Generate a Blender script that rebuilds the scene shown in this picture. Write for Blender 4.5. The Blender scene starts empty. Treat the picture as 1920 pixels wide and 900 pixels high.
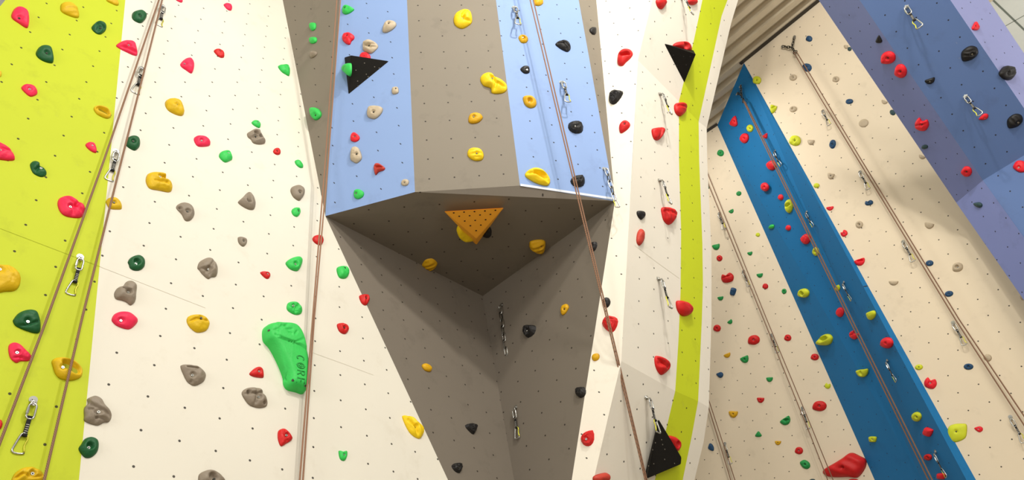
import bpy, bmesh, math, random
import numpy as np
from mathutils import Vector, Matrix, noise

random.seed(4)
sc = bpy.context.scene
COL = sc.collection
EYE = 1.6                      # camera height above the hall floor
F = 1350.0                     # focal length in pixels of the 1920 wide frame

# ------------------------------------------------------------------ camera
zl = np.array([-240.0, 1620.0, -F]); zl /= np.linalg.norm(zl)     # the zenith seen from the camera
fw = np.array([0, 0, -1.0]); fh = fw - zl * (fw @ zl); fh /= np.linalg.norm(fh)
xr = np.cross(fh, zl)
ROT = np.stack([xr, fh, zl])   # camera to world
cam = bpy.data.objects.new('camera', bpy.data.cameras.new('camera'))
COL.objects.link(cam)
M = Matrix([list(r) for r in ROT]).to_4x4(); M.translation = (0, 0, EYE)
cam.matrix_world = M
cam.data.sensor_width = 36.0; cam.data.lens = F * 36.0 / 1920.0
cam.data.clip_start = 0.05; cam.data.clip_end = 200
sc.camera = cam
sc.view_settings.view_transform = 'Standard'
sc.view_settings.look = 'None'

def ray(u, v):
    return ROT @ np.array([(u - 960) / F, (450 - v) / F, -1.0])
EYEV = np.array([0, 0, EYE])

# ------------------------------------------------------------------ wall planes (surveyed from the bolt-hole grids)
PL = {}
def setpl(name, n, o, rel=True):
    n = np.array(n, float); n /= np.linalg.norm(n)
    o = np.array(o, float) + (EYEV if rel else 0)
    if n @ (EYEV - o) < 0: n = -n
    PL[name] = (n, o)
def pl3(name, a, b, c):
    setpl(name, np.cross(b - a, c - a), a, False)
def facet_of(pl, uv):
    """the pillar's middle face is two facets that meet on a fold"""
    if pl == 'Dd' and 'Dm' in PL and uv[0] < 1395 + (uv[1] - 118) * 333 / 782: return 'Dm'
    return pl
def hit(pl, uv, lift=0.0):
    pl = facet_of(pl, uv)
    n, o = PL[pl]; d = ray(*uv)
    return EYEV + d * ((n @ (o + n * lift - EYEV)) / (n @ d))
def lin(p, q, v):
    t = (v - p[1]) / (q[1] - p[1]); return (p[0] + (q[0] - p[0]) * t, v)

setpl('LW', (0.7672, -0.6331, 0.1028), (-2.1345, 3.0939, 2.0001))
setpl('C', (0.2362, -0.9503, -0.203), (-0.5494, 3.7328, 6.0558))
setpl('C2', (-0.6456, -0.7547, -0.1168), (4.1619, 6.9392, 4.7021))
setpl('C1', (-0.5697, -0.7968, -0.2014), (2.6285, 9.3177, 4.4856))
setpl('Bm', (0.736, -0.6045, -0.3049), (1.1505, 4.6518, 4.1056))
setpl('BuF', (0.6662, -0.5491, -0.5047), (1.4785, 4.2012, 5.4114))
setpl('BlF', (0.6844, -0.4943, -0.5361), (0.6705, 4.6437, 2.4363))
setpl('E2', (-0.4888, -0.4938, -0.7192), (4.1315, 4.6489, 5.5156))
setpl('BOT', (0, 0, 1), (0, 4, 4.05))
P0 = hit('LW', (610, 405)); P3 = hit('BOT', (1153, 377)); APEX = hit('BOT', (905, 555))
pl3('BL', P0, hit('C', (778, 360)), hit('C', (763, 0)))
pl3('BR', hit('C', (975, 348)), P3, hit('C', (930, 0)))
pl3('A', P3, hit('Bm', (1196, 113)), hit('Bm', (1165, 677)))
pl3('Bu', hit('Bm', (1196, 113)), hit('Bm', (1325, 240)), EYEV + (hit('BuF', (1290, 0)) - EYEV) * 1.03)
pl3('Bl', hit('Bm', (1165, 677)), hit('Bm', (1330, 765)), EYEV + (hit('BlF', (1200, 900)) - EYEV) * 1.03)
pl3('RL', P3, APEX, hit('A', (1072, 900)))
pl3('LL', P0, APEX, hit('LW', (840, 900)))
pl3('LU', P0, hit('LW', (530, 0)), hit('BL', (637, 0)))
pl3('RU', P3, hit('A', (1118, 0)), hit('BR', (1085, 0)))
cdir = np.cross(PL['LL'][0], PL['RL'][0]); cdir *= -np.sign(cdir[2]); cdir /= np.linalg.norm(cdir)
CORNER = APEX + cdir * 3.2
# bright blue pillar between the two cream walls
Pt, Pb, Pl_ = hit('C2', (1395, 118)), hit('C2', (1830, 900)), hit('C1', (1345, 235))
pl3('D0', Pt, Pb, Pl_)
def deep(p, k): return EYEV + (p - EYEV) * k
Din = deep(hit('D0', (1812, 900)), 0.985)
pl3('Dd', Pt, Din, Pl_)
DCR = deep(hit('Dd', (1728, 900)), 1.035)  # fold pushed back so the middle face darkens; the shape imitates a cast shadow
pl3('Dd', Pt, Din, DCR)
pl3('Dm', Pt, DCR, Pl_)
pl3('Dl', Pl_, hit('C1', (1640, 900)), DCR)
# slate blue overhang
cA, cB = hit('E2', (1611.7, 0)), hit('E2', (1843, 338))
pl3('E1', cA, cB, deep(hit('C2', (1793, 380)), 0.955))
cC = hit('E2', (1781.7, 0)); cD = hit('E2', (1920, 203))
pl3('E3', cC, cD, deep(hit('E2', (1880, 50)), 1.05))
eU = hit('E2', (1912, 296))
pl3('E2b', cB, eU, cB + np.array([0.05, 0.10, -1.0]))
pl3('E1b', cB, hit('E1', (1793, 380)), cB + np.array([0.05, 0.12, -1.0]))
pl3('ROOF', hit('C2', (1395, 118)), hit('C2', (1535, 5)), hit('C1', (1330, 243)))
setpl('CEIL', (0, 0, 1), (0, 0, 8.34))

# ------------------------------------------------------------------ materials
def lin_c(c):
    return tuple((x / 255 / 12.92 if x / 255 <= 0.04045 else ((x / 255 + 0.055) / 1.055) ** 2.4) for x in c)
def nd(nt, t, **kw):
    n = nt.nodes.new(t)
    for k, v in kw.items(): setattr(n, k, v)
    return n
def math_n(nt, op, a, b=None, clamp=False):
    n = nd(nt, 'ShaderNodeMath', operation=op); n.use_clamp = clamp
    for i, x in enumerate((a, b)):
        if x is None: continue
        if hasattr(x, 'is_linked'): nt.links.new(x, n.inputs[i])
        else: n.inputs[i].default_value = x
    return n.outputs[0]
def mix_c(nt, fac, a, b, mode='MIX'):
    n = nd(nt, 'ShaderNodeMix', data_type='RGBA', blend_type=mode)
    for s, x in ((n.inputs[0], fac), (n.inputs[6], a), (n.inputs[7], b)):
        if hasattr(x, 'is_linked'): nt.links.new(x, s)
        elif isinstance(x, (int, float)): s.default_value = x
        else: s.default_value = (*x[:3], 1)
    return n.outputs[2]
def base_mat(name):
    m = bpy.data.materials.new(name); m.use_nodes = True
    return m, m.node_tree, m.node_tree.nodes['Principled BSDF']

def wall_mat(name, rgb, scuff=(60, 55, 48), scuff_amt=0.10, holes=True, rough=0.62, r=0.036):
    """sanded paint on plywood with a grid of T-nut holes (UV is counted in hole spacings)"""
    m, nt, b = base_mat(name)
    L = nt.links.new
    tc = nd(nt, 'ShaderNodeTexCoord')
    n1 = nd(nt, 'ShaderNodeTexNoise'); n1.inputs['Scale'].default_value = 1.3; n1.inputs['Detail'].default_value = 5
    L(tc.outputs['Object'], n1.inputs['Vector'])
    n2 = nd(nt, 'ShaderNodeTexNoise'); n2.inputs['Scale'].default_value = 4.5; n2.inputs['Detail'].default_value = 7; n2.inputs['Roughness'].default_value = 0.68
    L(tc.outputs['Object'], n2.inputs['Vector'])
    rgbl = lin_c(rgb)
    c = mix_c(nt, n1.outputs[0], tuple(x * 0.94 for x in rgbl), tuple(min(1, x * 1.05) for x in rgbl))
    rp = nd(nt, 'ShaderNodeMapRange'); rp.inputs[1].default_value = 0.57; rp.inputs[2].default_value = 0.78; rp.inputs[3].default_value = 0; rp.inputs[4].default_value = scuff_amt
    L(n2.outputs[0], rp.inputs[0])
    c = mix_c(nt, rp.outputs[0], c, lin_c(scuff))
    # chalk
    n4 = nd(nt, 'ShaderNodeTexNoise'); n4.inputs['Scale'].default_value = 9; n4.inputs['Detail'].default_value = 8; n4.inputs['Roughness'].default_value = 0.75
    L(tc.outputs['Object'], n4.inputs['Vector'])
    rc = nd(nt, 'ShaderNodeMapRange'); rc.inputs[1].default_value = 0.66; rc.inputs[2].default_value = 0.8; rc.inputs[3].default_value = 0; rc.inputs[4].default_value = 0.28
    L(n4.outputs[0], rc.inputs[0])
    c = mix_c(nt, rc.outputs[0], c, lin_c((215, 208, 196)))
    if holes:
        uv = nd(nt, 'ShaderNodeUVMap', uv_map='grid')
        sp = nd(nt, 'ShaderNodeSeparateXYZ'); L(uv.outputs[0], sp.inputs[0])
        ds = []
        for k in (0, 1):
            x = sp.outputs[k]
            ds.append(math_n(nt, 'SUBTRACT', x, math_n(nt, 'ROUND', x)))
        d = math_n(nt, 'SQRT', math_n(nt, 'ADD', math_n(nt, 'MULTIPLY', ds[0], ds[0]), math_n(nt, 'MULTIPLY', ds[1], ds[1])))
        h = nd(nt, 'ShaderNodeMapRange'); h.inputs[1].default_value = r * 0.85; h.inputs[2].default_value = r * 1.15; h.inputs[3].default_value = 0.93; h.inputs[4].default_value = 0
        L(d, h.inputs[0])
        c = mix_c(nt, h.outputs[0], c, lin_c((38, 32, 26)))
    L(c, b.inputs['Base Color'])
    b.inputs['Roughness'].default_value = rough
    b.inputs['Specular IOR Level'].default_value = 0.25
    n3 = nd(nt, 'ShaderNodeTexNoise'); n3.inputs['Scale'].default_value = 160; n3.inputs['Detail'].default_value = 3
    L(tc.outputs['Object'], n3.inputs['Vector'])
    bp = nd(nt, 'ShaderNodeBump'); bp.inputs['Strength'].default_value = 0.10; bp.inputs['Distance'].default_value = 0.004
    L(n3.outputs[0], bp.inputs['Height']); L(bp.outputs[0], b.inputs['Normal'])
    return m

def plain_mat(name, rgb, rough=0.5, metal=0.0, bump=0.0, bscale=60, var=0.10, spec=0.4):
    m, nt, b = base_mat(name)
    L = nt.links.new
    tc = nd(nt, 'ShaderNodeTexCoord')
    n1 = nd(nt, 'ShaderNodeTexNoise'); n1.inputs['Scale'].default_value = 14; n1.inputs['Detail'].default_value = 4
    L(tc.outputs['Object'], n1.inputs['Vector'])
    c = lin_c(rgb)
    L(mix_c(nt, n1.outputs[0], tuple(x * (1 - var) for x in c), tuple(min(1, x * (1 + var)) for x in c)), b.inputs['Base Color'])
    b.inputs['Roughness'].default_value = rough; b.inputs['Metallic'].default_value = metal
    b.inputs['Specular IOR Level'].default_value = spec
    if bump:
        n3 = nd(nt, 'ShaderNodeTexNoise'); n3.inputs['Scale'].default_value = bscale; n3.inputs['Detail'].default_value = 3
        L(tc.outputs['Object'], n3.inputs['Vector'])
        bp = nd(nt, 'ShaderNodeBump'); bp.inputs['Strength'].default_value = bump; bp.inputs['Distance'].default_value = 0.004
        L(n3.outputs[0], bp.inputs['Height']); L(bp.outputs[0], b.inputs['Normal'])
    return m

def rope_mat(name, a, b_):
    m, nt, b = base_mat(name); L = nt.links.new
    tc = nd(nt, 'ShaderNodeTexCoord')
    w = nd(nt, 'ShaderNodeTexWave', wave_type='BANDS', bands_direction='DIAGONAL'); w.inputs['Scale'].default_value = 60; w.inputs['Distortion'].default_value = 1.5
    L(tc.outputs['Object'], w.inputs['Vector'])
    L(mix_c(nt, w.outputs['Fac'], lin_c(a), lin_c(b_)), b.inputs['Base Color']); b.inputs['Roughness'].default_value = 0.85
    return m

MW = dict(
    lime=wall_mat('lime_paint', (204, 217, 36), (120, 125, 30), 0.25),
    lime2=wall_mat('lime_wall_paint', (190, 202, 42), (120, 125, 30), 0.25),
    white2=wall_mat('broad_wall_white_paint', (226, 221, 207), (190, 178, 155), 0.25),
    white=wall_mat('white_paint', (240, 234, 220), (190, 178, 155), 0.25),
    cream=wall_mat('cream_paint', (231, 216, 190), (170, 155, 130), 0.22),
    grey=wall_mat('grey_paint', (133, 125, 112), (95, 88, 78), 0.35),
    grey2=wall_mat('shaded_grey_paint', (119, 111, 100), (80, 74, 66), 0.35),  # darker copy of the grey, with the recess and underside shade in its colour
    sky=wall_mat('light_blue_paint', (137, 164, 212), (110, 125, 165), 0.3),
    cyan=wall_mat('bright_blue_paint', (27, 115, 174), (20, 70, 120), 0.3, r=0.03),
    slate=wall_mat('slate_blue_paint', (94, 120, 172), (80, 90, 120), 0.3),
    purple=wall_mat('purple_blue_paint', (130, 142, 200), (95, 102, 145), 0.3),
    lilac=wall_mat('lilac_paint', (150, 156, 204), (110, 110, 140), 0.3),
)
SEAM = plain_mat('panel_seam', (212, 205, 186), 0.8)
SEAML = plain_mat('lime_panel_seam', (172, 182, 34), 0.8)
TRIMW = plain_mat('pale_trim', (215, 222, 232), 0.5)
STEEL = plain_mat('zinc_steel', (190, 190, 186), 0.28, 1.0)
DSTEEL = plain_mat('dark_steel', (92, 90, 84), 0.38, 1.0)
BEAM = plain_mat('painted_beam', (58, 52, 46), 0.5)
ROOFM = plain_mat('corrugated_roof_sheet', (206, 194, 170), 0.5, 0.1, var=0.05)
CEILM = plain_mat('ceiling_panel', (232, 236, 228), 0.7, var=0.03)
FLOORM = plain_mat('rubber_floor', (160, 147, 126), 0.8)
SOCKET = plain_mat('bolt_socket', (30, 28, 26), 0.6)
WEB = plain_mat('black_webbing', (26, 25, 25), 0.8)
STITCH = plain_mat('white_stitch', (190, 188, 180), 0.8)
GATE = plain_mat('brass_gate', (208, 205, 70), 0.35, 0.6)
BLACKV = plain_mat('black_volume_paint', (27, 25, 22), 0.75, bump=0.2, bscale=220, spec=0.12)
SCREW = plain_mat('dull_screw', (112, 106, 96), 0.6)
ORANGEV = plain_mat('orange_volume_paint', (255, 176, 48), 0.55, var=0.04)
HOLEM = plain_mat('bolt_hole', (50, 20, 8), 0.9)
ROPE = rope_mat('brown_rope', (150, 112, 86), (112, 84, 68))
ROPE2 = rope_mat('orange_brown_rope', (168, 126, 98), (120, 90, 72))
HC = dict(pink=(238, 38, 82), red=(206, 26, 26), yellow=(216, 178, 12), gold=(246, 206, 18), dgreen=(18, 86, 44), green=(52, 196, 84),
          grey=(140, 128, 112), beige=(190, 174, 148), black=(28, 26, 26), blue=(34, 74, 112), lime=(206, 214, 44), rust=(190, 60, 45), ored=(232, 34, 48), mgreen=(34, 148, 72), amber=(216, 166, 16), navy=(48, 74, 78))
HM = {k: plain_mat(k + '_resin', v, 0.52, bump=0.35, bscale=110, var=0.16, spec=0.35) for k, v in HC.items()}

# ------------------------------------------------------------------ structure meshes
def mesh_obj(name, verts, faces, mats, parent=None, smooth=False):
    me = bpy.data.meshes.new(name)
    me.from_pydata([tuple(map(float, v)) for v in verts], [], [tuple(f) for f in faces])
    for m in (mats if isinstance(mats, (list, tuple)) else [mats]): me.materials.append(m)
    if smooth: me.polygons.foreach_set('use_smooth', [True] * len(me.polygons))
    me.update()
    o = bpy.data.objects.new(name, me); COL.objects.link(o)
    if parent is not None: o.parent = parent
    return o
def structure(o): o['kind'] = 'structure'; return o

LAT = {}
def lattice(pl, pts, off=(0, 0), s=3.0):
    A = []; B = []
    for (i, j), (u, v) in pts:
        p = hit(pl, (off[0] + u / s, off[1] + v / s)); A.append([*p, 1.0]); B.append([i, j])
    n, o = PL[pl]
    e1 = np.cross(n, [0.3, 0.2, 1.0]); e1 /= np.linalg.norm(e1); e2 = np.cross(n, e1)
    A = np.array(A)[:, :3]; Q = np.stack([(A - o) @ e1, (A - o) @ e2, np.ones(len(A))], 1)
    X, *_ = np.linalg.lstsq(Q, np.array(B, float), rcond=None)
    LAT[pl] = (e1, e2, X)
def grid_uv(pl, p):
    n, o = PL[pl]
    if pl in LAT:
        e1, e2, X = LAT[pl]; return np.array([(p - o) @ e1, (p - o) @ e2, 1.0]) @ X
    h = np.cross([0, 0, 1.0], n); h /= np.linalg.norm(h); up = np.cross(n, h)
    return np.array([(p - o) @ h / 0.2 + 0.37, (p - o) @ up / 0.2 + 0.21])
def seq(i, j, pts):
    out = []
    for p in pts:
        if p is not None: out.append(((i, j), p))
        j -= 1
    return out
lattice('LW', [((1,0),(277.7,741.7)),((2,0),(347.3,763.3)),((3,0),(412.3,783.3)),((4,0),(473.7,802.3)),((6,0),(586,837)),((8,0),(691.7,869.3)),((9,0),(737.3,884)),((1,1),(289.3,685.7)),((1,2),(300,632.7)),((1,3),(310,583.3)),((1,5),(330.7,483.3)),((1,6),(339,442.3)),((1,8),(354.3,366.3)),((1,9),(362.3,331.3)),((1,10),(368.3,298.3)),((1,12),(381,236.7)),((1,15),(397.7,154)),((6,1),(587.3,785.3)),((6,2),(589,736.7)),((6,4),(591.7,638))], (0, 0), 1)
lattice('C', seq(0,0,[(70,30),(77,117),(82,204),(88,295),(94,388),(100,484),(107,582),(113,684),(120,788),(127,895)])+seq(3,0,[(435,28),(446,112),(456,198),(467,286),(478,377),None,(502,566),(513,664),(526,767),(540,872)]), (760, 0))
lattice('C2', [((0,0),(374,531)),((2,0),(569,426)),((4,0),(773,314))]+seq(1,0,[(470,478),(517,557),(565,637),(615,718),(667,803),(718,889)])+seq(2,-1,[(618,503),None,(720,666),None,(828,837)]), (1520, 300))
lattice('C1', seq(0,0,[(655,378),(681,452)])+seq(1,1,[(700,268),(727,340),(756,415),(785,490),(814,566)])+seq(2,0,[(803,302),(831,376)])+seq(3,1,[(849,190),(879,263)]), (1140, 600))
lattice('Bm', seq(0,1,[(185,96),(183,205)])+seq(1,1,[(262,162),(261,269),(261,379),(260,492),(258,608)])+seq(2,-1,[(336,440),(337,551),(336,665)])+seq(3,3,[(405,85),(407,183),(409,283),(410,388),(411,497),(412,608),(412,720)])+seq(4,4,[(468,48),(472,141),(474,241),(477,343),(479,450),(482,553),(484,664),(484,774)])+[((5,-1),(549,608)),((5,1),(542,400))], (1140, 300))
lattice('Bl', seq(0,0,[(107,311),(70,457),(33,604)])+seq(1,0,[(198,360),(163,503),(127,648),(92,796)])+seq(3,0,[(366,455),(333,590)])+seq(4,0,[(443,495),(413,630)])+seq(5,0,[(517,538),(488,668),(460,803)])+[((2,0),(285,408))], (1140, 600))
lattice('Bu', seq(0,2,[(264,120),(238,218),(213,318)])+seq(1,1,[(305,293),(282,391)])+[((2,0),(347,460))]+seq(4,5,[(578,133),(557,222),(538,313),(517,405),(496,498),(475,593)])+seq(5,5,[(635,202),(616,290),(597,380),(576,468),(556,563),(537,657)]), (1140, 0))
lattice('E2', seq(0,2,[(418,86),(481,178),(544,271),(607,364),None,(733,549),(796,642),(858,736),(921,828)])+seq(1,0,[(657,193),(721,288),(785,382),(849,477),None,None,(1041,759),(1104,854)])+seq(2,1,[(711,17),(775,113),(840,209),None,(968,401),(1034,497),(1098,593)]), (1520, 0))
lattice('E1', seq(0,2,[(100,25),(170,132),(228,219),(286,304),(346,392),(404,480),(464,565)])+seq(1,1,[(218,88),(278,178),(338,267),None,(460,445),(518,533),(579,621)])+seq(2,1,[(269,42),(331,134),None,None,None,(577,500),(640,592),(702,683),(764,773)]), (1520, 0))
lattice('E3', seq(0,0,[(980,238),(1045,334)])+seq(1,1,[(963,107),(1026,204),(1091,298)])+seq(2,1,[(1009,76),(1072,169),(1134,262)]), (1520, 0))
lattice('BL', seq(0,0,[(816,138),None,None,None,None,(842,583),(848,681)])+seq(1,2,[(922,20),(928,101),(935,186),None,None,(955,452),(962,547),None,(978,744),(987,847)])+seq(2,0,[(1057,235),(1065,324),(1075,415),None,(1093,607),(1103,708),(1113,811)]), (380, 0))
lattice('BR', seq(0,1,[(700,682),(710,781)])+[((0,3),(682,490)),((0,5),(665,310))]+seq(1,8,[(753,83),(762,163),None,None,(792,422),(802,513),(812,607),(823,703),(836,803)])+seq(2,9,[(852,30),(863,106),(874,187),None,(897,356),(908,445)])+[((2,0),(959,823)),((3,0),(1079,843)),((3,1),(1065,745))], (760, 0))
lattice('LL', [((0,0),(18,335)),((1,0),(131,384)),((2,0),(239,428)),((3,0),(354,477)),((0,1),(9,218)),((2,1),(228,316)),((2,2),(212,205)),((3,1),(340,364)),((3,2),(325,258))], (760, 600))
lattice('RL', [((0,0),(632,345)),((1,0),(731,286)),((2,0),(831,221)),((3,0),(935,157)),((0,-1),(647,461)),((1,-1),(751,400)),((2,-1),(852,339)),((3,-1),(958,274)),((1,1),(714,176)),((2,1),(811,110))], (760, 600))
lattice('BOT', [((0,0),(582,217)),((1,0),(675,280)),((2,0),(765,343)),((3,0),(852,403)),((1,1),(580,357)),((2,1),(672,416)),((2,2),(580,485)),((3,2),(668,541)),((1,-1),(775,206)),((2,-1),(865,268)),((-1,1),(388,230))], (760, 300))
lattice('A', [((0,1),(10,68)),((0,0),(32,130)),((0,-1),(55,195)),((1,1),(125,50)),((1,0),(148,115))], (1140, 0))
lattice('LU', [((0,0),(520,108)),((0,-1),(525,200)),((1,-3),(630,390)),((1,-4),(633,477)),((1,-5),(640,567))], (380, 0))
E1P = dict(LAT)

def wall(name, polys, mat):
    """polys: list of (plane, [3-D points]); one mesh of the panel faces"""
    vs, fs, uvs = [], [], []
    for pl, pts in polys:
        k = len(vs)
        n = PL[pl][0]
        c = sum(pts) / len(pts)
        nn = sum(np.cross(pts[i] - c, pts[(i + 1) % len(pts)] - c) for i in range(len(pts)))
        if nn @ n < 0: pts = pts[::-1]
        vs += list(pts); fs.append(list(range(k, k + len(pts)))); uvs += [grid_uv(pl, p) for p in pts]
    o = mesh_obj(name, vs, fs, mat)
    ul = o.data.uv_layers.new(name='grid')
    for lp in o.data.loops: ul.data[lp.index].uv = uvs[lp.vertex_index]
    return structure(o)
def H(pl, *uvs): return [hit(pl, p) for p in uvs]

TOP, LOW = -260, 1160
LE = ((235, 0), (148, 900)); WU = ((530, 0), (610, 405)); WD = ((610, 405), (840, 900))
wall('wall_left_lime', [('LW', H('LW', (-380, 468), (10, 0), (60, -60), lin(*LE, -60), lin(*LE, LOW), (-380, LOW)))], MW['lime2'])
wall_white = wall('wall_left', [('LW', H('LW', lin(*LE, TOP), lin(*WU, TOP), (610, 405), lin(*WD, LOW), lin(*LE, LOW)))], MW['white2'])
wall('wall_recess_upper_left', [('LU', [P0, hit('LW', lin(*WU, TOP)), hit('BL', lin((637, 0), (610, 405), TOP))])], MW['grey'])
wall('wall_overhang_left', [('BL', [P0, hit('C', (778, 360)), hit('C', lin((763, 0), (778, 360), TOP)), hit('BL', lin((637, 0), (610, 405), TOP))])], MW['sky'])
wall('wall_overhang_front', [('C', H('C', (778, 360), (975, 348), lin((930, 0), (975, 348), TOP), lin((763, 0), (778, 360), TOP)))], MW['grey'])
wall('wall_overhang_right', [('BR', [hit('C', (975, 348)), P3, hit('BR', lin((1085, 0), (1153, 377), TOP)), hit('C', lin((930, 0), (975, 348), TOP))])], MW['sky'])
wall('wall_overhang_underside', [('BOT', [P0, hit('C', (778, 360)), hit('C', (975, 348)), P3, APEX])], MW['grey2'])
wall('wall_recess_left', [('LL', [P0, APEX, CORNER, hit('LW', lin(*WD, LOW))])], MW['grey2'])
AE = ((1153, 377), (1072, 900))
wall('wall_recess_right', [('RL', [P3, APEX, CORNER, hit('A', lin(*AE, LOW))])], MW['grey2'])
wall('wall_recess_upper_right', [('RU', [P3, hit('A', lin((1118, 0), (1153, 377), TOP)), hit('BR', lin((1085, 0), (1153, 377), TOP))])], MW['grey'])
k1, k2 = hit('Bm', (1196, 113)), hit('Bm', (1165, 677))
uT = hit('Bu', lin((1223, 0), (1196, 113), TOP)); lB = hit('Bl', lin((1165, 677), (1113, 900), LOW))
wall('wall_right_edge', [('A', [P3, hit('A', lin((1118, 0), (1153, 377), TOP)), k1, k2, hit('A', lin(*AE, LOW))]),
                         ('A', [hit('A', lin((1118, 0), (1153, 377), TOP)), uT, k1]),
                         ('A', [k2, lB, hit('A', lin(*AE, LOW))])], MW['white'])
def stripx(side):
    return dict(u=side[0], m=side[1], l=side[2])
# the faceted wall: boundaries of white field / lime stripe / white rim, from the top down
LIM_L = [('Bu', (1357, TOP)), ('Bu', (1317, 0)), ('Bu', (1300, 80)), ('Bm', (1273, 190)), ('Bm', (1273, 300)), ('Bm', (1277, 433)), ('Bm', (1276, 547)), ('Bm', (1272, 640)), ('Bm', (1266, 733)), ('Bl', (1246, 818)), ('Bl', (1228, 900)), ('Bl', (1166, LOW))]
LIM_R = [('Bu', (1430, TOP)), ('Bu', (1364, 0)), ('Bu', (1353, 30)), ('Bm', (1310, 228)), ('Bm', (1311, 300)), ('Bm', (1317, 457)), ('Bm', (1318, 533)), ('Bm', (1316, 600)), ('Bm', (1309, 752)), ('Bl', (1297, 818)), ('Bl', (1280, 900)), ('Bl', (1232, LOW))]
RIM_R = [('Bu', (1450, TOP)), ('Bu', (1384, 0)), ('Bu', (1371, 43)), ('Bm', (1325, 240)), ('Bm', (1326, 300)), ('Bm', (1329, 367)), ('Bm', (1334, 467)), ('Bm', (1334, 600)), ('Bm', (1329, 764)), ('Bl', (1319, 830)), ('Bl', (1302, 900)), ('Bl', (1240, LOW))]
CRE = [('Bu', lin((1223, 0), (1196, 113), TOP)), ('Bu', (1223, 0)), ('Bu', (1205, 75)), ('Bm', (1196, 113)), ('Bm', (1186, 300)), ('Bm', (1177, 457)), ('Bm', (1173, 533)), ('Bm', (1169, 600)), ('Bm', (1165, 677)), ('Bl', (1146, 760)), ('Bl', (1113, 900)), ('Bl', lin((1165, 677), (1113, 900), LOW))]
def facets(L_, R_):
    out = []
    for i in range(len(L_) - 1):
        pl = L_[i][0] if i < 3 else L_[i + 1][0]
        if i == 2: pl = 'Bu'
        q = [hit(*L_[i]), hit(*R_[i]), hit(*R_[i + 1]), hit(*L_[i + 1])]
        out.append((pl, q))
    return out
wall('wall_right', facets(CRE, LIM_L), MW['white'])
wall('wall_right_lime', facets(LIM_L, LIM_R), MW['lime'])
def inner(pl, uv, lift): return hit(pl, uv, lift)
wall('wall_right_rim', facets(LIM_R, RIM_R), MW['white'])
# return edge behind the rim so the wall has thickness
rv = [hit(*q) for q in RIM_R]; bk = [EYEV + (p - EYEV) * 1.10 - xr * 0.12 for p in rv]
n_ = len(rv)
structure(mesh_obj('wall_right_return', rv + bk, [(i, i + 1, n_ + i + 1, n_ + i) for i in range(n_ - 1)], MW['white']))
# far walls
C1E = ((1345, 235), (1640, 900)); C2L = ((1395, 118), (1830, 900))
wall('wall_far_left', [('C1', H('C1', (1345, 235), lin(*C1E, LOW), (1040, LOW), (1180, 344)))], MW['cream'])
wall('wall_pillar', [('Dl', [Pl_, hit('C1', (1640, 900)), hit('C1', lin(*C1E, LOW)), DCR + (DCR - Pl_) * 0.4, DCR]),
                     ('Dm', [Pl_, DCR, Pt]), ('Dd', [Pt, DCR, DCR + (DCR - Pl_) * 0.4, hit('Dd', lin((1395, 118), (1812, 900), LOW)), Din]),
                     ('D0', [Pt, Din, hit('Dd', lin((1395, 118), (1812, 900), LOW)), hit('C2', lin(*C2L, LOW)), Pb])], MW['cyan'])
wall('wall_far_right', [('C2', H('C2', (1395, 118), (1535, 5), (1700, -128), (2350, 900), (2450, LOW), lin(*C2L, LOW)))], MW['cream'])
EL = ((1535, 0), (1793, 380))
elo = hit('E1', (1793, 380)); 
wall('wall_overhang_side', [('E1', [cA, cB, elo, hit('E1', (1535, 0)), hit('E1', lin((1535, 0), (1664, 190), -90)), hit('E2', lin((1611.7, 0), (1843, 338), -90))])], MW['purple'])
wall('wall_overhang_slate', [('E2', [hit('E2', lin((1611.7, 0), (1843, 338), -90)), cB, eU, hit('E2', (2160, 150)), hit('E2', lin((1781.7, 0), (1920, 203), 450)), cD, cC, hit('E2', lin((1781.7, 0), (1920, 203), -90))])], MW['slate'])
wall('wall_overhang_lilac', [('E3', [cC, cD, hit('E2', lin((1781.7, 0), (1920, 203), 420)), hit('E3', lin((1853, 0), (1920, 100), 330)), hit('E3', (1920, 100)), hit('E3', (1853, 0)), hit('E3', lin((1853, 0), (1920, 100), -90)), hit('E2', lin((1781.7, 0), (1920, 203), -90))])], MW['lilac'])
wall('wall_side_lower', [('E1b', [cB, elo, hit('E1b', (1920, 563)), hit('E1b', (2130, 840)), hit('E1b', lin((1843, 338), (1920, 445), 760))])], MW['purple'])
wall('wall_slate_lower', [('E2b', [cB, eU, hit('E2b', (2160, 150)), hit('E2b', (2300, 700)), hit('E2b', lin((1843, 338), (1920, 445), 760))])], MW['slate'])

# panel seams
def strip(pl, pts, w, lift=0.0012):
    vs = []; fs = []
    n = PL[pl][0]
    P = [hit(pl, p, lift) for p in pts]
    for i, p in enumerate(P):
        d = P[min(i + 1, len(P) - 1)] - P[max(i - 1, 0)]; s = np.cross(n, d); s *= w / 2 / np.linalg.norm(s)
        vs += [p + s, p - s]
        if i: fs.append((2 * i - 2, 2 * i - 1, 2 * i + 1, 2 * i))
    return vs, fs
def trim(name, pl, pts, w, mat, lift=0.0012):
    return structure(mesh_obj(name, *strip(pl, pts, w, lift), mat))
trim('trim_1', 'LW', [(-20, 420), (0, 428), (188, 500)], 0.003, SEAML)
trim('trim_2', 'LW', [(188, 500), (285, 538), (385, 577)], 0.003, SEAM)
trim('trim_3', 'LW', [(583, 660), (647, 683), (700, 703)], 0.003, SEAM)
trim('trim_4', 'Bm', [(1190, 460), (1232, 492), (1274, 522)], 0.003, SEAM)
trim('trim_5', 'BR', [(976, 346.5), (1060, 359), (1151, 372.5)], 0.022, TRIMW, 0.004)
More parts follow.
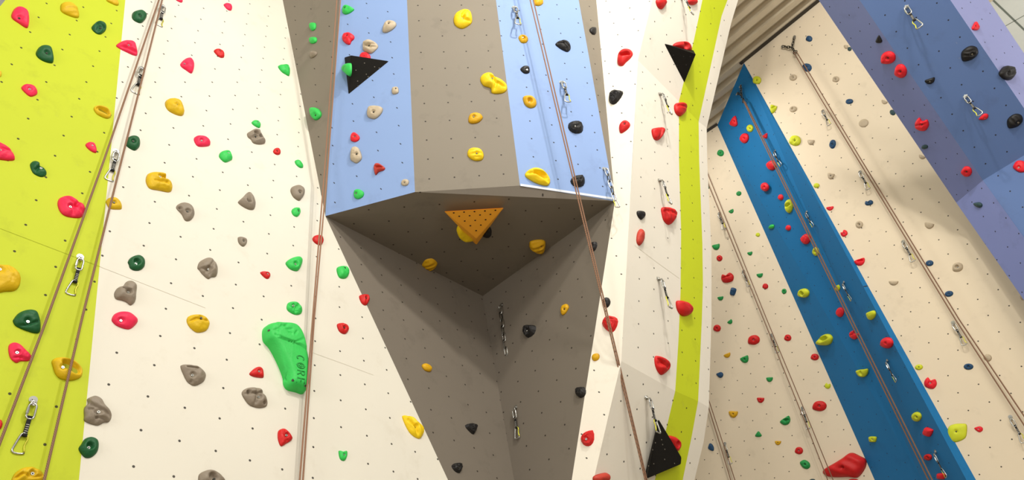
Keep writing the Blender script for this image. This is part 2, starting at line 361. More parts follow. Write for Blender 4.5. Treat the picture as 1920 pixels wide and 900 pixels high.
# roof deck: trapezoid sheet running along the top of the cream walls
n_, o_ = PL['ROOF']
ax = hit('C2', (1535, 5)) - hit('C2', (1395, 118)); ax /= np.linalg.norm(ax)
bx = np.cross(n_, ax); bx /= np.linalg.norm(bx)
if bx @ (EYEV - o_) < 0: bx = -bx
per, dep = 0.21, 0.10
prof = []
t = -1.9
while t < 3.2:
    prof += [(t, 0.0), (t + per * 0.42, 0.0), (t + per * 0.54, dep), (t + per * 0.88, dep)]; t += per
vs = []; fs = []
for i, (a, h) in enumerate(prof):
    for s in (-2.6, 4.6):
        vs.append(o_ + bx * a - n_ * h + ax * s)
    if i: fs.append((2 * i - 2, 2 * i - 1, 2 * i + 1, 2 * i))
structure(mesh_obj('roof_deck', vs, fs, ROOFM))
def beam(name, pl, a, b, w, d, k0=0.0):
    n = PL[pl][0]; p, q = hit(pl, a), hit(pl, b)
    up = np.cross(q - p, n); up /= np.linalg.norm(up); up *= np.sign(up[2])
    vs = [x + n * y + up * z for x in (p, q) for y in (0.0, d) for z in (k0, k0 + w)]
    return structure(mesh_obj(name, vs, [(0, 1, 5, 4), (2, 3, 7, 6), (0, 2, 6, 4), (1, 3, 7, 5), (0, 1, 3, 2), (4, 5, 7, 6)], BEAM))
beam('beam_roof_edge', 'C2', lin((1395, 118), (1535, 5), 122), lin((1395, 118), (1535, 5), -60), 0.10, 0.06, 0.0)
beam('beam_roof_back', 'C1', (1346, 234), (1180, 344), 0.04, 0.03, -0.01)
strap = EYEV + (hit('ROOF', (1371, 70)) - EYEV)
# ceiling and floor
zc = PL['CEIL'][1][2]
structure(mesh_obj('ceiling', [(-9, -8, zc + .12), (14, -8, zc + .12), (14, 12, zc + .12), (-9, 12, zc + .12)], [(0, 3, 2, 1)], CEILM))
setpl('CEIL', (0, 0, 1), (0, 0, zc + 0.12 - 0.004), False)
SEAMC = plain_mat('ceiling_joint', (120, 128, 118), 0.8)
trim('trim_6', 'CEIL', [(1845, -17), (1862, 0), (1990, 122)], 0.022, SEAMC)
trim('trim_7', 'CEIL', [(1880, 52), (1990, -10)], 0.010, SEAMC)
structure(mesh_obj('floor', [(-9, -8, 0), (14, -8, 0), (14, 14, 0), (-9, 14, 0)], [(0, 1, 2, 3)], FLOORM))
# ------------------------------------------------------------------ generic shape helpers
def tube_data(pts, r, seg=8, closed=False, rr=None):
    pts = [Vector(p) for p in pts]; n = len(pts); vs = []; fs = []
    ref = None
    for i, p in enumerate(pts):
        a = pts[(i - 1) % n] if (closed or i) else p
        b = pts[(i + 1) % n] if (closed or i < n - 1) else p
        t = (b - a).normalized()
        if ref is None:
            ref = t.orthogonal().normalized()
        ref = (ref - t * ref.dot(t)).normalized(); bi = t.cross(ref)
        q = rr[i] if rr else r
        for k in range(seg):
            an = 2 * math.pi * k / seg
            vs.append(p + (ref * math.cos(an) + bi * math.sin(an)) * q)
    for i in range(n if closed else n - 1):
        j = (i + 1) % n
        for k in range(seg):
            fs.append((i * seg + k, i * seg + (k + 1) % seg, j * seg + (k + 1) % seg, j * seg + k))
    if not closed:
        fs.append(tuple(range(seg))[::-1]); fs.append(tuple((n - 1) * seg + k for k in range(seg)))
    return vs, fs
def join(*ds):
    V = []; Fc = []
    for v, f in ds:
        k = len(V); V += list(v); Fc += [tuple(i + k for i in q) for q in f]
    return V, Fc
def box_d(c, s, rot=None):
    out = []
    for x in (-1, 1):
        for y in (-1, 1):
            for z in (-1, 1):
                p = Vector((x * s[0] / 2, y * s[1] / 2, z * s[2] / 2))
                if rot: p = rot @ p
                out.append(p + Vector(c))
    return out, [(0, 1, 3, 2), (4, 6, 7, 5), (0, 4, 5, 1), (2, 3, 7, 6), (0, 2, 6, 4), (1, 5, 7, 3)]
def disc_d(c, axis, r0, r1, h, seg=16):
    """short frustum from c along axis"""
    c = Vector(c); a = Vector(axis).normalized(); u = a.orthogonal().normalized(); w = a.cross(u); vs = []
    for k, (r, z) in enumerate(((r0, 0), (r1, h))):
        for i in range(seg):
            t = 2 * math.pi * i / seg; vs.append(c + a * z + (u * math.cos(t) + w * math.sin(t)) * r)
    return vs, [(i, (i + 1) % seg, seg + (i + 1) % seg, seg + i) for i in range(seg)] + [tuple(range(seg, 2 * seg)), tuple(range(seg))[::-1]]

# ------------------------------------------------------------------ holds
TILE = dict(A=(0, 0), B=(0, 300), C=(0, 600), D=(380, 0), E=(380, 300), F=(380, 600), G=(760, 0), H=(760, 300), I=(760, 600),
            J=(1140, 0), K=(1140, 300), L=(1140, 600), M=(1520, 0), N=(1520, 300), O=(1520, 600))
def px(t, p): return (TILE[t][0] + p[0] / 3.0, TILE[t][1] + p[1] / 3.0)
UNIT = dict(
    oval=[(math.cos(a), math.sin(a)) for a in np.linspace(0, 2 * math.pi, 9)[:-1]],
    tri=[(0, -1), (.55, -.35), (.95, .45), (.55, .9), (-.5, .9), (-.95, .5), (-.55, -.3)],
    half=[(-1, -.5), (-.4, -.68), (.4, -.62), (1, -.55), (.9, .2), (.45, .78), (-.1, .9), (-.7, .5)],
    bean=[(-1, 0), (-.7, -.75), (-.1, -.45), (.5, -.85), (1, -.2), (.8, .6), (.1, .85), (-.7, .7)],
    lump=[(-.9, -.2), (-.55, -.8), (.1, -.95), (.65, -.72), (.97, -.1), (.78, .62), (.2, .92), (-.4, .8), (-.95, .4)],
    tear=[(-1, 0), (-.4, -.55), (.3, -.85), (.9, -.5), (1, .2), (.5, .8), (-.2, .7)],
    block=[(-.85, -.9), (.5, -.95), (.95, -.6), (.8, .7), (.3, .95), (-.75, .85), (-.95, .1)],
)
def catmull(P, n):
    out = []; m = len(P)
    for k in range(n):
        t = k * m / n; i = int(t); f = t - i
        a, b, c, d = (np.array(P[(i + j - 1) % m]) for j in range(4))
        out.append(0.5 * ((2 * b) + (c - a) * f + (2 * a - 5 * b + 4 * c - d) * f * f + (3 * b - a - 3 * c + d) * f ** 3))
    return out
def bolt_mesh(name, mat):
    a = disc_d((0, 0, -0.014), (0, 0, 1), 0.0085, 0.0085, 0.014); b = disc_d((0, 0, 0), (0, 0, 1), 0.0085, 0.0070, 0.002); c = disc_d((0, 0, 0.0021), (0, 0, 1), 0.0036, 0.0036, 0.0002, 6)
    V, Fc = join(a, b, c); me = bpy.data.meshes.new(name); me.from_pydata([tuple(v) for v in V], [], Fc)
    me.materials.append(mat); me.materials.append(SOCKET)
    for i, p in enumerate(me.polygons): p.material_index = 1 if i >= len(a[1]) + len(b[1]) else 0
    return me
BOLT = {'s': bolt_mesh('hold_bolt', STEEL), 'd': bolt_mesh('hold_bolt_dark', DSTEEL)}
HOLDS = []
FAM = dict(pink='pink', red='red', rust='red', ored='red', yellow='yellow', gold='yellow', amber='yellow', dgreen='dark green', green='bright green', mgreen='green', grey='grey', beige='beige', black='black', blue='blue', navy='dark teal', lime='lime')

def hold(pl, col, style, look, poly, bolt=None, hf=None, zone=None, feats=()):
    """poly and bolt in photo pixels; the hold is modelled where those sight lines meet its wall"""
    pl = facet_of(pl, tuple(np.mean(poly, 0)))
    n, _ = PL[pl]
    up = np.array([0, 0, 1.0]); up = up - n * (n @ up)
    if np.linalg.norm(up) < 0.2: up = np.array([0, 1.0, 0]) - n * n[1]
    up /= np.linalg.norm(up); ex = np.cross(up, n)
    P = [hit(pl, p) for p in poly]; c = sum(P) / len(P)
    R = sum(np.linalg.norm(p - c) for p in P) / len(P)
    hf = hf if hf is not None else dict(facet=0.62, hollow=0.62, plain=0.55, flat=0.3).get(style, 0.55)
    Hh = hf * R
    P = [hit(pl, p, 0.30 * Hh) for p in poly]; P = [p - n * (0.30 * Hh) for p in P]
    c = sum(P) / len(P)
    loc = [((p - c) @ ex, (p - c) @ up) for p in P]
    facet = style == 'facet'
    N = 14 if facet else (26 if R < 0.045 else 40); K = 4 if facet else (7 if R < 0.045 else 12)
    if feats and not facet: N, K = 72, 24
    seed = len(HOLDS) * 3.7; rnd = random.Random(len(HOLDS))
    out = catmull(loc, N)
    apex = np.array([rnd.uniform(-.08, .08) * R, (0.12 + rnd.uniform(-.06, .06)) * R])
    bl = None
    if bolt:
        q = hit(pl, bolt, 0.75 * Hh) - n * 0.75 * Hh - c; bl = np.array([q @ ex, q @ up])
    FE = []
    for kind, pts, rad in feats:
        qs = [hit(pl, p, 0.75 * Hh) - n * 0.75 * Hh - c for p in pts]; FE.append((kind, [np.array([q @ ex, q @ up]) for q in qs], rad * np.linalg.norm(hit(pl, (pts[0][0] + 1, pts[0][1])) - hit(pl, pts[0]))))
    ang = rnd.uniform(0, math.pi); dirv = np.array([math.cos(ang), math.sin(ang)])
    def height(p, t):
        h = Hh * max(0.0, 1 - t ** 2.6) ** 0.62
        w = min(1.0, (1 - t) * 3.0)
        x, y = p / R
        h += w * Hh * 0.16 * noise.noise(Vector((x * 1.4, y * 1.4, seed)))
        if style in ('plain', 'double'): h += w * Hh * 0.07 * noise.noise(Vector((x * 3.4, y * 3.4, seed + 9)))
        if style == 'dimple':
            d = noise.voronoi(Vector((x * 3.6, y * 3.6, seed)))[0]; h += w * Hh * 0.24 * (0.45 - d[0])
        if style == 'ridge': h += w * Hh * 0.09 * math.sin(11 * (p @ dirv) / R + 2 * noise.noise(Vector((x, y, seed))))
        if style == 'hollow':
            q = p - np.array([0.14 * R, 0.10 * R]); h -= w * Hh * 0.85 * math.exp(-(((q[0] + 0.3 * q[1]) / (0.52 * R)) ** 4 + ((q[1] + 0.25 * q[0]) / (0.22 * R)) ** 4))
        if style == 'double':
            q = (p - apex) @ dirv; h -= w * Hh * 0.34 * math.exp(-(q / (0.13 * R)) ** 2)
        if style == 'donut': h -= w * Hh * 0.75 * math.exp(-(np.linalg.norm(p) / (0.33 * R)) ** 4)
        for kind, qs, rad in FE:
            dd = min([np.linalg.norm(p - qs[0])] + [np.linalg.norm(a + (b - a) * max(0, min(1, (p - a) @ (b - a) / ((b - a) @ (b - a)))) - p) for a, b in zip(qs[:-1], qs[1:])])
            h -= w * (Hh * 0.8 * math.exp(-(dd / rad) ** 4) if kind == 'p' else Hh * 0.42 * math.exp(-(dd / rad) ** 2))
        if facet: h *= 1 + 0.28 * (rnd.random() - 0.5)
        return max(h, 0.0)
    rb = min(0.017, 0.26 * R)
    hb = None
    if bl is not None:
        tb = min(0.9, np.linalg.norm(bl - apex) / max(R, 1e-6))
        dep = 0.42 if style != 'facet' else 0.25
    vs = []; fs = []
    def put(p, t):
        h = height(p, t)
        if bl is not None:
            h -= h * dep * math.exp(-(np.linalg.norm(p - bl) / rb) ** 4)
        vs.append((p[0], p[1], h)); return h
    put(apex, 0.0)
    for k in range(1, K + 1):
        t = k / K
        for i in range(N):
            jit = (rnd.uniform(-.05, .05) * R if facet and k < K else 0)
            put(apex * (1 - t) + out[i] * t + jit, t if k < K else 1.0)
    for i in range(N): fs.append((0, 1 + i, 1 + (i + 1) % N))
    for k in range(K - 1):
        for i in range(N):
            a = 1 + k * N + i; b = 1 + k * N + (i + 1) % N; fs.append((a, a + N, b + N, b))
    fs.append(tuple(1 + (K - 1) * N + i for i in range(N))[::-1])
    me = bpy.data.meshes.new('climbing_hold'); me.from_pydata([tuple(map(float, v)) for v in vs], [], fs); me.materials.append(HM[col])
    if not facet: me.polygons.foreach_set('use_smooth', [True] * (len(fs) - 1) + [False])
    bm = bmesh.new(); bm.from_mesh(me); bmesh.ops.recalc_face_normals(bm, faces=bm.faces); bm.to_mesh(me); bm.free()
    o = bpy.data.objects.new('climbing_hold', me); COL.objects.link(o)
    Mx = Matrix(((ex[0], up[0], n[0], c[0]), (ex[1], up[1], n[1], c[1]), (ex[2], up[2], n[2], c[2]), (0, 0, 0, 1)))
    o.matrix_world = Mx
    if bl is not None and bolt is not None:
        # surface height under the bolt
        d = [(np.hypot(v[0] - bl[0], v[1] - bl[1]), v[2]) for v in vs]; z = min(d)[1]
        kind = BK.pop() if BK else 'd'
        b = bpy.data.objects.new('bolt', BOLT[kind]); COL.objects.link(b); b.parent = o
        s = min(1.0, R / 0.05) * (1.0 if kind == 's' else 0.9)
        b.location = (bl[0], bl[1], z + 0.0025); b.scale = (s, s, s)
    cx = sum(p[0] for p in poly) / len(poly); cy = sum(p[1] for p in poly) / len(poly)
    HOLDS.append(dict(o=o, fam=FAM[col], pl=pl, zone=zone, look=look, x=cx, y=cy))
    return o
BK = []
def unit_poly(shape, cx, cy, rx, ry, rot):
    a = math.radians(rot); return [(cx + x * rx * math.cos(a) - y * ry * math.sin(a), cy + x * rx * math.sin(a) + y * ry * math.cos(a)) for x, y in UNIT[shape]]

# one line per hold: wall colour style tile bolt | look | outline (tile pixels, three to a photo pixel)
DATA = '''
LW pink plain A 112,95d | large pink egg hold | 68,75 90,38 125,38 160,70 167,120 155,152 110,125 75,100 | lime
LW yellow ridge A - | ridged mustard hold | 343,45 350,15 390,10 430,35 449,80 438,96 395,85 355,65 | lime
LW yellow ridge A - | mustard hold cut by the picture edge | 600,0 620,-12 655,-8 670,18 662,29 635,20 | lime
LW dgreen double A 570,152d | two-lobed dark green hold | 518,150 545,120 570,118 598,135 598,165 570,188 540,180 | lime | g:9:545,122>560,150>545,182
LW dgreen plain A 790,88d | rounded dark green hold | 745,90 755,62 800,58 828,80 820,105 795,125 760,112
LW dgreen plain A 265,295d | large dark green shield-shaped hold | 205,295 225,258 258,252 290,270 304,320 300,348 265,345 225,325 | lime
LW pink plain A 725,252s | long pink hold over the lime border | 657,250 690,228 735,227 765,250 776,300 760,307 720,290 680,270 |  | g:8:668,250>720,265>770,290
LW pink plain A 1042,355s | pink triangular hold with shiny bolt | 1018,355 1040,330 1072,323 1093,350 1093,385 1080,408 1050,390 1025,372
LW pink plain A 168,500s | small pink pebble hold | 122,490 140,473 180,475 205,495 212,525 175,540 140,515 | lime
LW yellow hollow A - | scooped mustard jug hold | 530,605 545,592 590,600 620,625 628,650 605,663 560,645 540,628 | lime | p:17:560,606>600,625
LW yellow dimple A 997,587d | dimpled yellow egg hold | 932,580 945,555 985,550 1020,570 1040,620 1030,645 995,640 950,615
LW pink plain A 520,818s | smallest pink bean hold | 482,815 500,797 530,805 546,840 540,858 510,845 | lime
LW dgreen plain A 750,793d | squarish dark green hold | 712,790 725,768 755,760 785,775 790,815 765,842 735,832 712,812
LW pink plain A 1135,790s | pink pointed oval hold | 1094,775 1110,762 1150,765 1180,785 1186,810 1165,820 1120,820 1100,800
LW pink double A 6,838s | pink wedge hold at the picture edge | -20,800 10,805 60,840 85,880 80,897 30,897 -20,880 | lime
LW yellow plain A - | mustard hold sliver at the picture edge | -15,398 5,400 10,418 5,430 -12,432 | lime
LW pink plain A - | pink hold cut by the top of the picture | 990,-3 1005,-10 1028,0 1025,12 1010,10
LW dgreen double B 232,45s | dark green hold with raised knob | 172,20 190,3 215,10 228,35 260,60 262,82 235,92 195,75 178,50 | lime | g:9:222,35>205,48>180,52
LW pink double B 398,260s | large lobed pink hold | 328,235 345,205 390,200 430,225 445,238 475,255 485,285 465,315 425,320 370,308 340,280 | lime | g:10:445,238>415,262>420,318
LW yellow plain B 642,238d | small mustard hold behind the rope | 598,230 615,210 650,210 680,235 688,270 660,275 620,270 605,250
LW yellow dimple B 905,90s | large knobbly yellow hold | 825,100 840,70 885,65 930,75 938,105 968,130 973,160 955,175 900,165 850,155 830,130 |  | p:16:925,92 g:9:880,110>940,125
LW grey plain B 1057,287d | grey hold with flat side | 995,265 1010,242 1045,237 1085,260 1097,295 1090,320 1070,338 1045,335 1025,300 |  | p:9:1015,265
LW dgreen donut B 770,577s | round dark green hold with hollow | 722,570 735,548 760,535 790,533 815,555 818,590 795,615 760,618 735,605 728,585
LW grey double E 40,607s | creased oval grey hold | -25,600 -10,565 35,545 65,560 87,605 82,648 55,655 35,664 5,640 -15,615 |  | g:9:-25,600>35,612>50,655
LW grey plain B 725,740d | three-lobed grey hold | 647,745 665,715 695,705 715,680 745,677 772,700 770,745 765,790 740,812 715,795 690,785 655,775 |  | g:8:700,715>730,735
LW pink plain B 683,900s | broad pink hold | 632,890 650,860 690,850 740,860 777,890 775,912 745,942 715,947 665,930 640,910
LW yellow plain B 1135,885d | blocky yellow hold | 1055,890 1070,872 1110,867 1150,875 1172,895 1183,920 1165,955 1115,966 1080,945 1058,915 |  | g:8:1062,905>1110,890>1170,900
LW yellow dimple B 3,610s | very large dimpled yellow hold | -60,590 0,585 50,590 95,620 120,660 115,700 90,728 40,733 -40,730 | lime
LW dgreen plain B 160,905s | large dark green boot-shaped hold | 80,890 110,855 160,838 205,845 225,880 232,920 230,960 205,970 150,955 95,930 78,905 | lime | g:9:95,925>150,925>215,905
LW pink plain C 97,182s | pink teardrop hold touching the rope | 52,140 75,123 105,130 140,160 175,195 180,215 160,227 120,228 95,237 65,215 52,180 | lime | g:8:75,210>110,205>165,222
LW yellow hollow C 357,262s | large hollowed mustard jug hold | 296,225 320,208 370,210 420,225 460,260 470,290 455,320 400,335 345,325 315,295 300,250 | lime | p:34:395,245>435,268
LW grey double C 557,515s | large grooved grey hold beside the lime border | 478,490 498,465 495,440 520,425 545,422 575,440 595,475 625,510 633,540 618,568 590,572 555,588 510,578 478,560 478,535 |  | g:9:478,488>530,498>548,540>538,585 g:7:548,540>600,555
LW dgreen donut C 505,712s | dark green cupped hold beside the lime border | 445,720 460,695 480,665 515,654 550,668 560,700 550,740 520,768 485,772 460,750
LW grey plain C 1085,308s | grey pointed hold with two pits | 1020,255 1045,247 1085,252 1120,262 1160,300 1155,335 1130,355 1095,365 1060,345 1035,300 |  | p:9:1082,342 g:6:1060,260>1120,268
LW yellow ridge C 185,862s | broad mustard hold at the bottom edge | 70,890 90,855 130,830 180,825 230,845 250,870 250,910 90,920 72,905 | lime | g:8:75,890>130,862>180,885>245,870
LW red plain C - | red hold sliver at the picture edge | -15,560 5,560 15,580 12,600 0,615 -15,612 | lime
LW grey donut F 72,890d | grey hold cut by the bottom of the picture | -20,880 -5,855 40,840 85,855 115,880 130,910 60,930 -10,920
LW pink plain D - | small oval pink hold | 120,25 135,15 158,25 167,45 160,57 140,50
LW red plain D 98,283d | crimson rounded block hold | 65,285 80,272 105,280 120,295 123,318 105,322 85,310
LW green plain D 478,370d | bright green wedge hold by the grey corner | 427,370 445,362 480,365 492,390 490,423 470,415 445,398
LU green plain D - | bright green leaf hold | 598,150 605,130 630,127 635,145 628,165 610,170
LU green plain D - | small bright green oval hold | 598,225 610,210 635,208 640,225 630,240 605,242
LU grey plain D - | chalky grey hold | 600,315 612,287 640,290 636,310 612,325
LU green plain D 630,645d | large bright green hold with bolt | 600,620 612,603 645,608 663,635 655,660 630,673 608,655
BL green plain D 797,42d | bright green pointed hold at the top | 783,65 788,35 810,27 840,40 850,52 825,72 800,78
BL beige plain D 1045,130d | beige pad hold near the top | 1010,165 1020,130 1045,112 1080,118 1087,140 1065,165 1035,180 1012,178
BL ored dimple D 810,198d | textured red block hold | 782,215 790,188 820,180 848,195 850,215 835,230 825,248 800,240
BL beige double D 932,250d | beige split hold above the black volume | 898,250 903,230 935,220 970,235 985,258 965,285 945,297 915,290 900,278 |  | g:7:905,245>940,262>985,255
BL ored dimple D - | red hold peeping over the black volume | 880,318 890,298 915,292 938,305 942,325 925,340 890,338
BL beige plain D 1085,497d | small beige stone hold | 1062,505 1070,490 1095,487 1102,510 1095,525 1068,528
BL beige plain D 960,628d | broad beige hold with central bolt | 922,625 930,600 960,592 1000,597 1012,612 1000,640 970,665 935,660 922,645
BL ored plain D 855,767s | small red hooded hold | 830,785 835,752 855,743 880,765 878,785 855,797
BL beige dimple D 865,865d | pitted beige hold | 828,890 832,840 850,822 875,830 892,870 890,895 865,915 840,905
LW green plain D 312,688s | bright green slim hold above a grey one | 277,690 290,675 315,680 328,700 322,717 300,710
LW grey double D 302,762d | knobbly dark grey hold | 255,745 270,735 295,722 320,728 328,748 350,775 355,800 325,808 290,800 275,780 258,765 |  | g:8:268,765>300,772>345,760 p:10:305,742
LW green plain D 148,857s | bright green rounded hold | 95,875 105,852 140,843 160,855 170,890 155,902 130,910 108,895
LW red plain D 420,848d | tiny red capsule hold | 398,848 410,832 432,835 440,860 425,870 405,862
LW green plain E - | slim bright green hold beside the rope shadow | 520,5 535,-3 555,10 568,38 550,42 528,25
LW grey plain E 548,180d | grey shell hold near the grey corner | 498,165 510,145 545,138 572,160 575,190 560,215 545,225 520,210 505,190
LW grey plain E 262,230d | grey triangular hold | 205,228 230,205 260,177 285,195 300,235 295,270 270,275 235,260 208,240 |  | g:7:260,180>262,225
LW green plain E 540,285d | small bright green block hold | 502,285 515,268 545,268 552,295 535,317 512,308
LW grey plain E 232,455d | smallest grey hold | 200,435 215,430 245,440 252,460 240,480 225,484 205,465
LW red ridge E - | red grooved hold behind the centre rope | 620,440 635,422 665,422 682,445 675,472 655,475 630,460
LW green plain E 525,583s | bright green shield hold with bolt | 472,572 500,550 545,540 565,560 555,600 535,620 500,612 478,592
LW red dimple E 366,640s | small speckled red hold | 325,632 345,625 375,632 383,650 370,667 350,660
LW green plain E 805,603d | bright green cup hold right of the rope | 757,610 775,595 810,597 826,620 822,650 800,664 770,655
LW green dimple E 512,818s | lumpy bright green hold above the giant one | 476,830 485,800 520,795 545,808 563,840 555,862 525,867 490,850 |  | g:8:545,812>520,835>530,862 g:6:485,810>510,830
LW red ridge E 920,775d | red grooved hold on the grey corner edge | 883,765 900,755 930,757 942,780 930,808 915,815 895,800
BL green plain E 862,187s | bright green block hold low down | 848,195 853,168 880,163 905,180 900,205 875,218 855,212
BL rust hollow E - | rust red hooked hold | 960,45 967,20 990,17 1023,40 1018,55 990,65 970,82
BL beige plain E 1135,127s | tiny pale hold near the grey panel | 1115,125 1125,110 1150,107 1160,122 1150,142 1122,142
LW red plain F 318,288s | red triangular hold with shiny bolt | 265,300 290,272 318,260 340,275 347,318 325,322 285,315
LW grey double F 318,430s | broad grey hold with cut corner | 225,405 250,380 300,377 335,392 345,415 365,445 365,480 320,490 270,475 240,440 |  | g:8:230,408>300,412>345,402 p:9:262,398 p:9:355,460
LW red plain F 473,647s | red pyramid hold with shiny bolt | 430,620 455,608 480,622 505,655 505,672 475,692 445,707 430,680 425,650 |  | g:6:455,612>462,650>490,690
LW red ridge F 797,42d | red whorled hold | 758,25 775,15 805,20 825,45 815,70 795,76 770,60
LW green plain F 797,757s | tiny bright green hold low down | 767,735 785,740 812,735 815,765 800,790 775,780
LW gold ridge I 62,598d | yellow shell hold at the grey corner edge | -12,540 5,535 40,545 75,580 107,620 100,650 80,663 40,640 12,600 |  | g:7:20,560>60,600>80,650
C2 lime flat O 818,627d | very large lime leaf-shaped hold | 768,645 774,602 805,585 850,582 876,588 878,630 868,664 830,684 800,687 784,676
C gold plain G 325,92s | large yellow cushion hold | 272,110 280,75 310,55 345,48 370,65 377,115 355,140 320,155 285,140 |  | g:8:345,50>322,80>332,105>372,112
C gold plain G 492,432d | long bone-shaped yellow hold | 422,440 435,415 465,405 490,415 505,435 545,450 573,475 570,505 540,520 490,518 480,490 440,475 |  | g:9:483,425>510,470>495,515 g:6:520,465>560,480
C amber plain G 385,655d | wedge-shaped mustard hold | 355,665 365,640 395,632 425,640 437,660 415,685 380,693 358,685
C gold ridge G 402,860d | ridged round yellow hold | 350,870 355,840 385,828 425,838 442,865 435,895 400,902 370,892
BR amber donut G 662,205s | small round mustard hold | 637,210 650,195 680,200 692,220 680,238 652,237
BR amber donut G 700,568d | larger round mustard hold | 662,555 670,538 710,537 738,565 735,595 705,605 675,588
BR amber plain G - | mustard hold at the top edge | 722,0 735,-15 770,-10 777,15 755,30 728,25
BR black double G - | broad black dome hold | 845,245 865,228 895,224 925,240 932,270 915,288 890,280 865,265 |  | g:6:860,240>900,238>925,262
BR black plain G 685,390s | small black hold with shiny bolt | 647,388 665,370 690,370 700,385 697,408 670,411
BR black facet G 955,710s | angular black hold | 918,700 930,682 965,677 1000,690 1002,730 985,745 950,745 922,725
RU black plain G - | small black hold | 1038,165 1050,152 1072,155 1076,180 1065,193 1045,183
A black facet J - | black rocky hold | 2,545 10,515 40,502 78,507 82,525 60,560 40,580 20,583 5,570
BR gold hollow H - | large yellow scoop hold at the lower edge | 675,80 690,55 730,40 775,55 810,90 818,120 800,140 750,130 700,105 |  | g:10:688,66>740,70>808,112
BR black facet H - | black block hold behind the rope | 930,115 950,88 1000,80 1013,110 1005,140 975,150 945,140
BOT amber ridge H 765,490d | larger twisted mustard hold | 697,480 705,462 750,453 785,460 790,485 780,525 755,530 720,515 700,500
BOT amber ridge H - | ridged mustard bean hold | 92,590 110,562 150,553 180,575 178,598 150,620 115,618 95,602
RL black facet H - | black hold behind the rope | 1040,490 1045,465 1070,458 1077,478 1065,505 1050,512
RL amber plain H 893,838d | small mustard hold | 872,850 880,820 905,808 917,828 900,860 880,872
A black facet H - | black hold touching the rope | 1105,800 1115,775 1140,772 1153,795 1145,820 1125,830
A red facet I - | red angular hold behind the rope | 1103,15 1115,-15 1140,-25 1180,-20 1195,5 1180,50 1155,68 1120,45
RL black facet I 683,62s | black angular hold beside the chain | 658,60 670,30 705,25 730,35 720,75 685,98 665,80
LL amber plain I - | small mustard hold with chalk around | 95,255 110,243 140,255 152,275 140,290 110,280
LL black facet I - | black jagged hold | 340,590 375,578 408,595 400,625 385,640 360,620
LL black facet I 302,830d | black rounded hold | 265,815 285,802 320,808 325,830 310,858 285,850 268,830
RL black facet I - | black knobbly hold at the white edge | 953,400 965,378 1000,375 1012,395 1005,425 980,437 958,420
A amber plain I - | small mustard hold | 1047,212 1055,192 1080,186 1092,200 1085,222 1060,230
A red facet I 1018,670s | red rounded hold with shiny bolt | 983,665 995,640 1025,622 1055,620 1060,670 1045,700 1020,709 995,695
Bl rust plain I - | faded red hold at the bottom edge | 1062,885 1085,870 1135,860 1157,880 1145,905 1090,915 1065,910
Bu red plain J - | red hold cut by the top of the picture | 275,0 300,-12 328,0 330,20 310,50 290,45 277,25
Bu red plain J - | red hold at the top beside the stripe | 448,5 475,-10 502,0 503,18 480,28 455,20
A red hollow J - | red crescent hold | 50,330 60,295 90,273 125,275 138,298 125,322 100,345 80,365 55,360
Bu red donut J - | red disc hold behind the upper black volume | 372,258 395,235 440,233 467,255 470,288 420,285
A red plain J 92,695d | red teardrop hold | 60,715 70,690 95,674 118,685 123,705 105,728 70,747
Bm red double J - | red heart-shaped hold | 252,730 270,717 310,715 319,740 305,770 285,788 262,775
Bm red double J - | red hold on the stripe border | 380,590 400,575 435,580 446,605 435,635 410,652 385,630 | stripe
Bm black plain K - | black teardrop hold | 165,295 175,284 205,290 212,312 200,330 188,335 172,318
Bm rust plain K - | faded slim red hold | 165,445 172,405 190,385 206,405 203,450 185,480 170,470
Bm red ridge K - | large scratched red shield hold | 307,275 320,262 360,268 387,290 385,325 365,355 345,362 322,340 312,310 |  | g:6:312,285>350,285>385,300
Bm red plain K - | large red hold on the stripe border | 390,800 405,788 445,798 470,825 477,855 460,872 425,876 398,845 | stripe
Bm red double L - | red split hold | 270,210 285,200 325,215 352,245 350,275 325,300 305,308 285,285 272,250 |  | g:9:272,246>320,240>350,262
Bl red donut L - | red disc hold behind the lower black volume | 340,660 375,655 405,680 410,710 398,738 370,740
'''
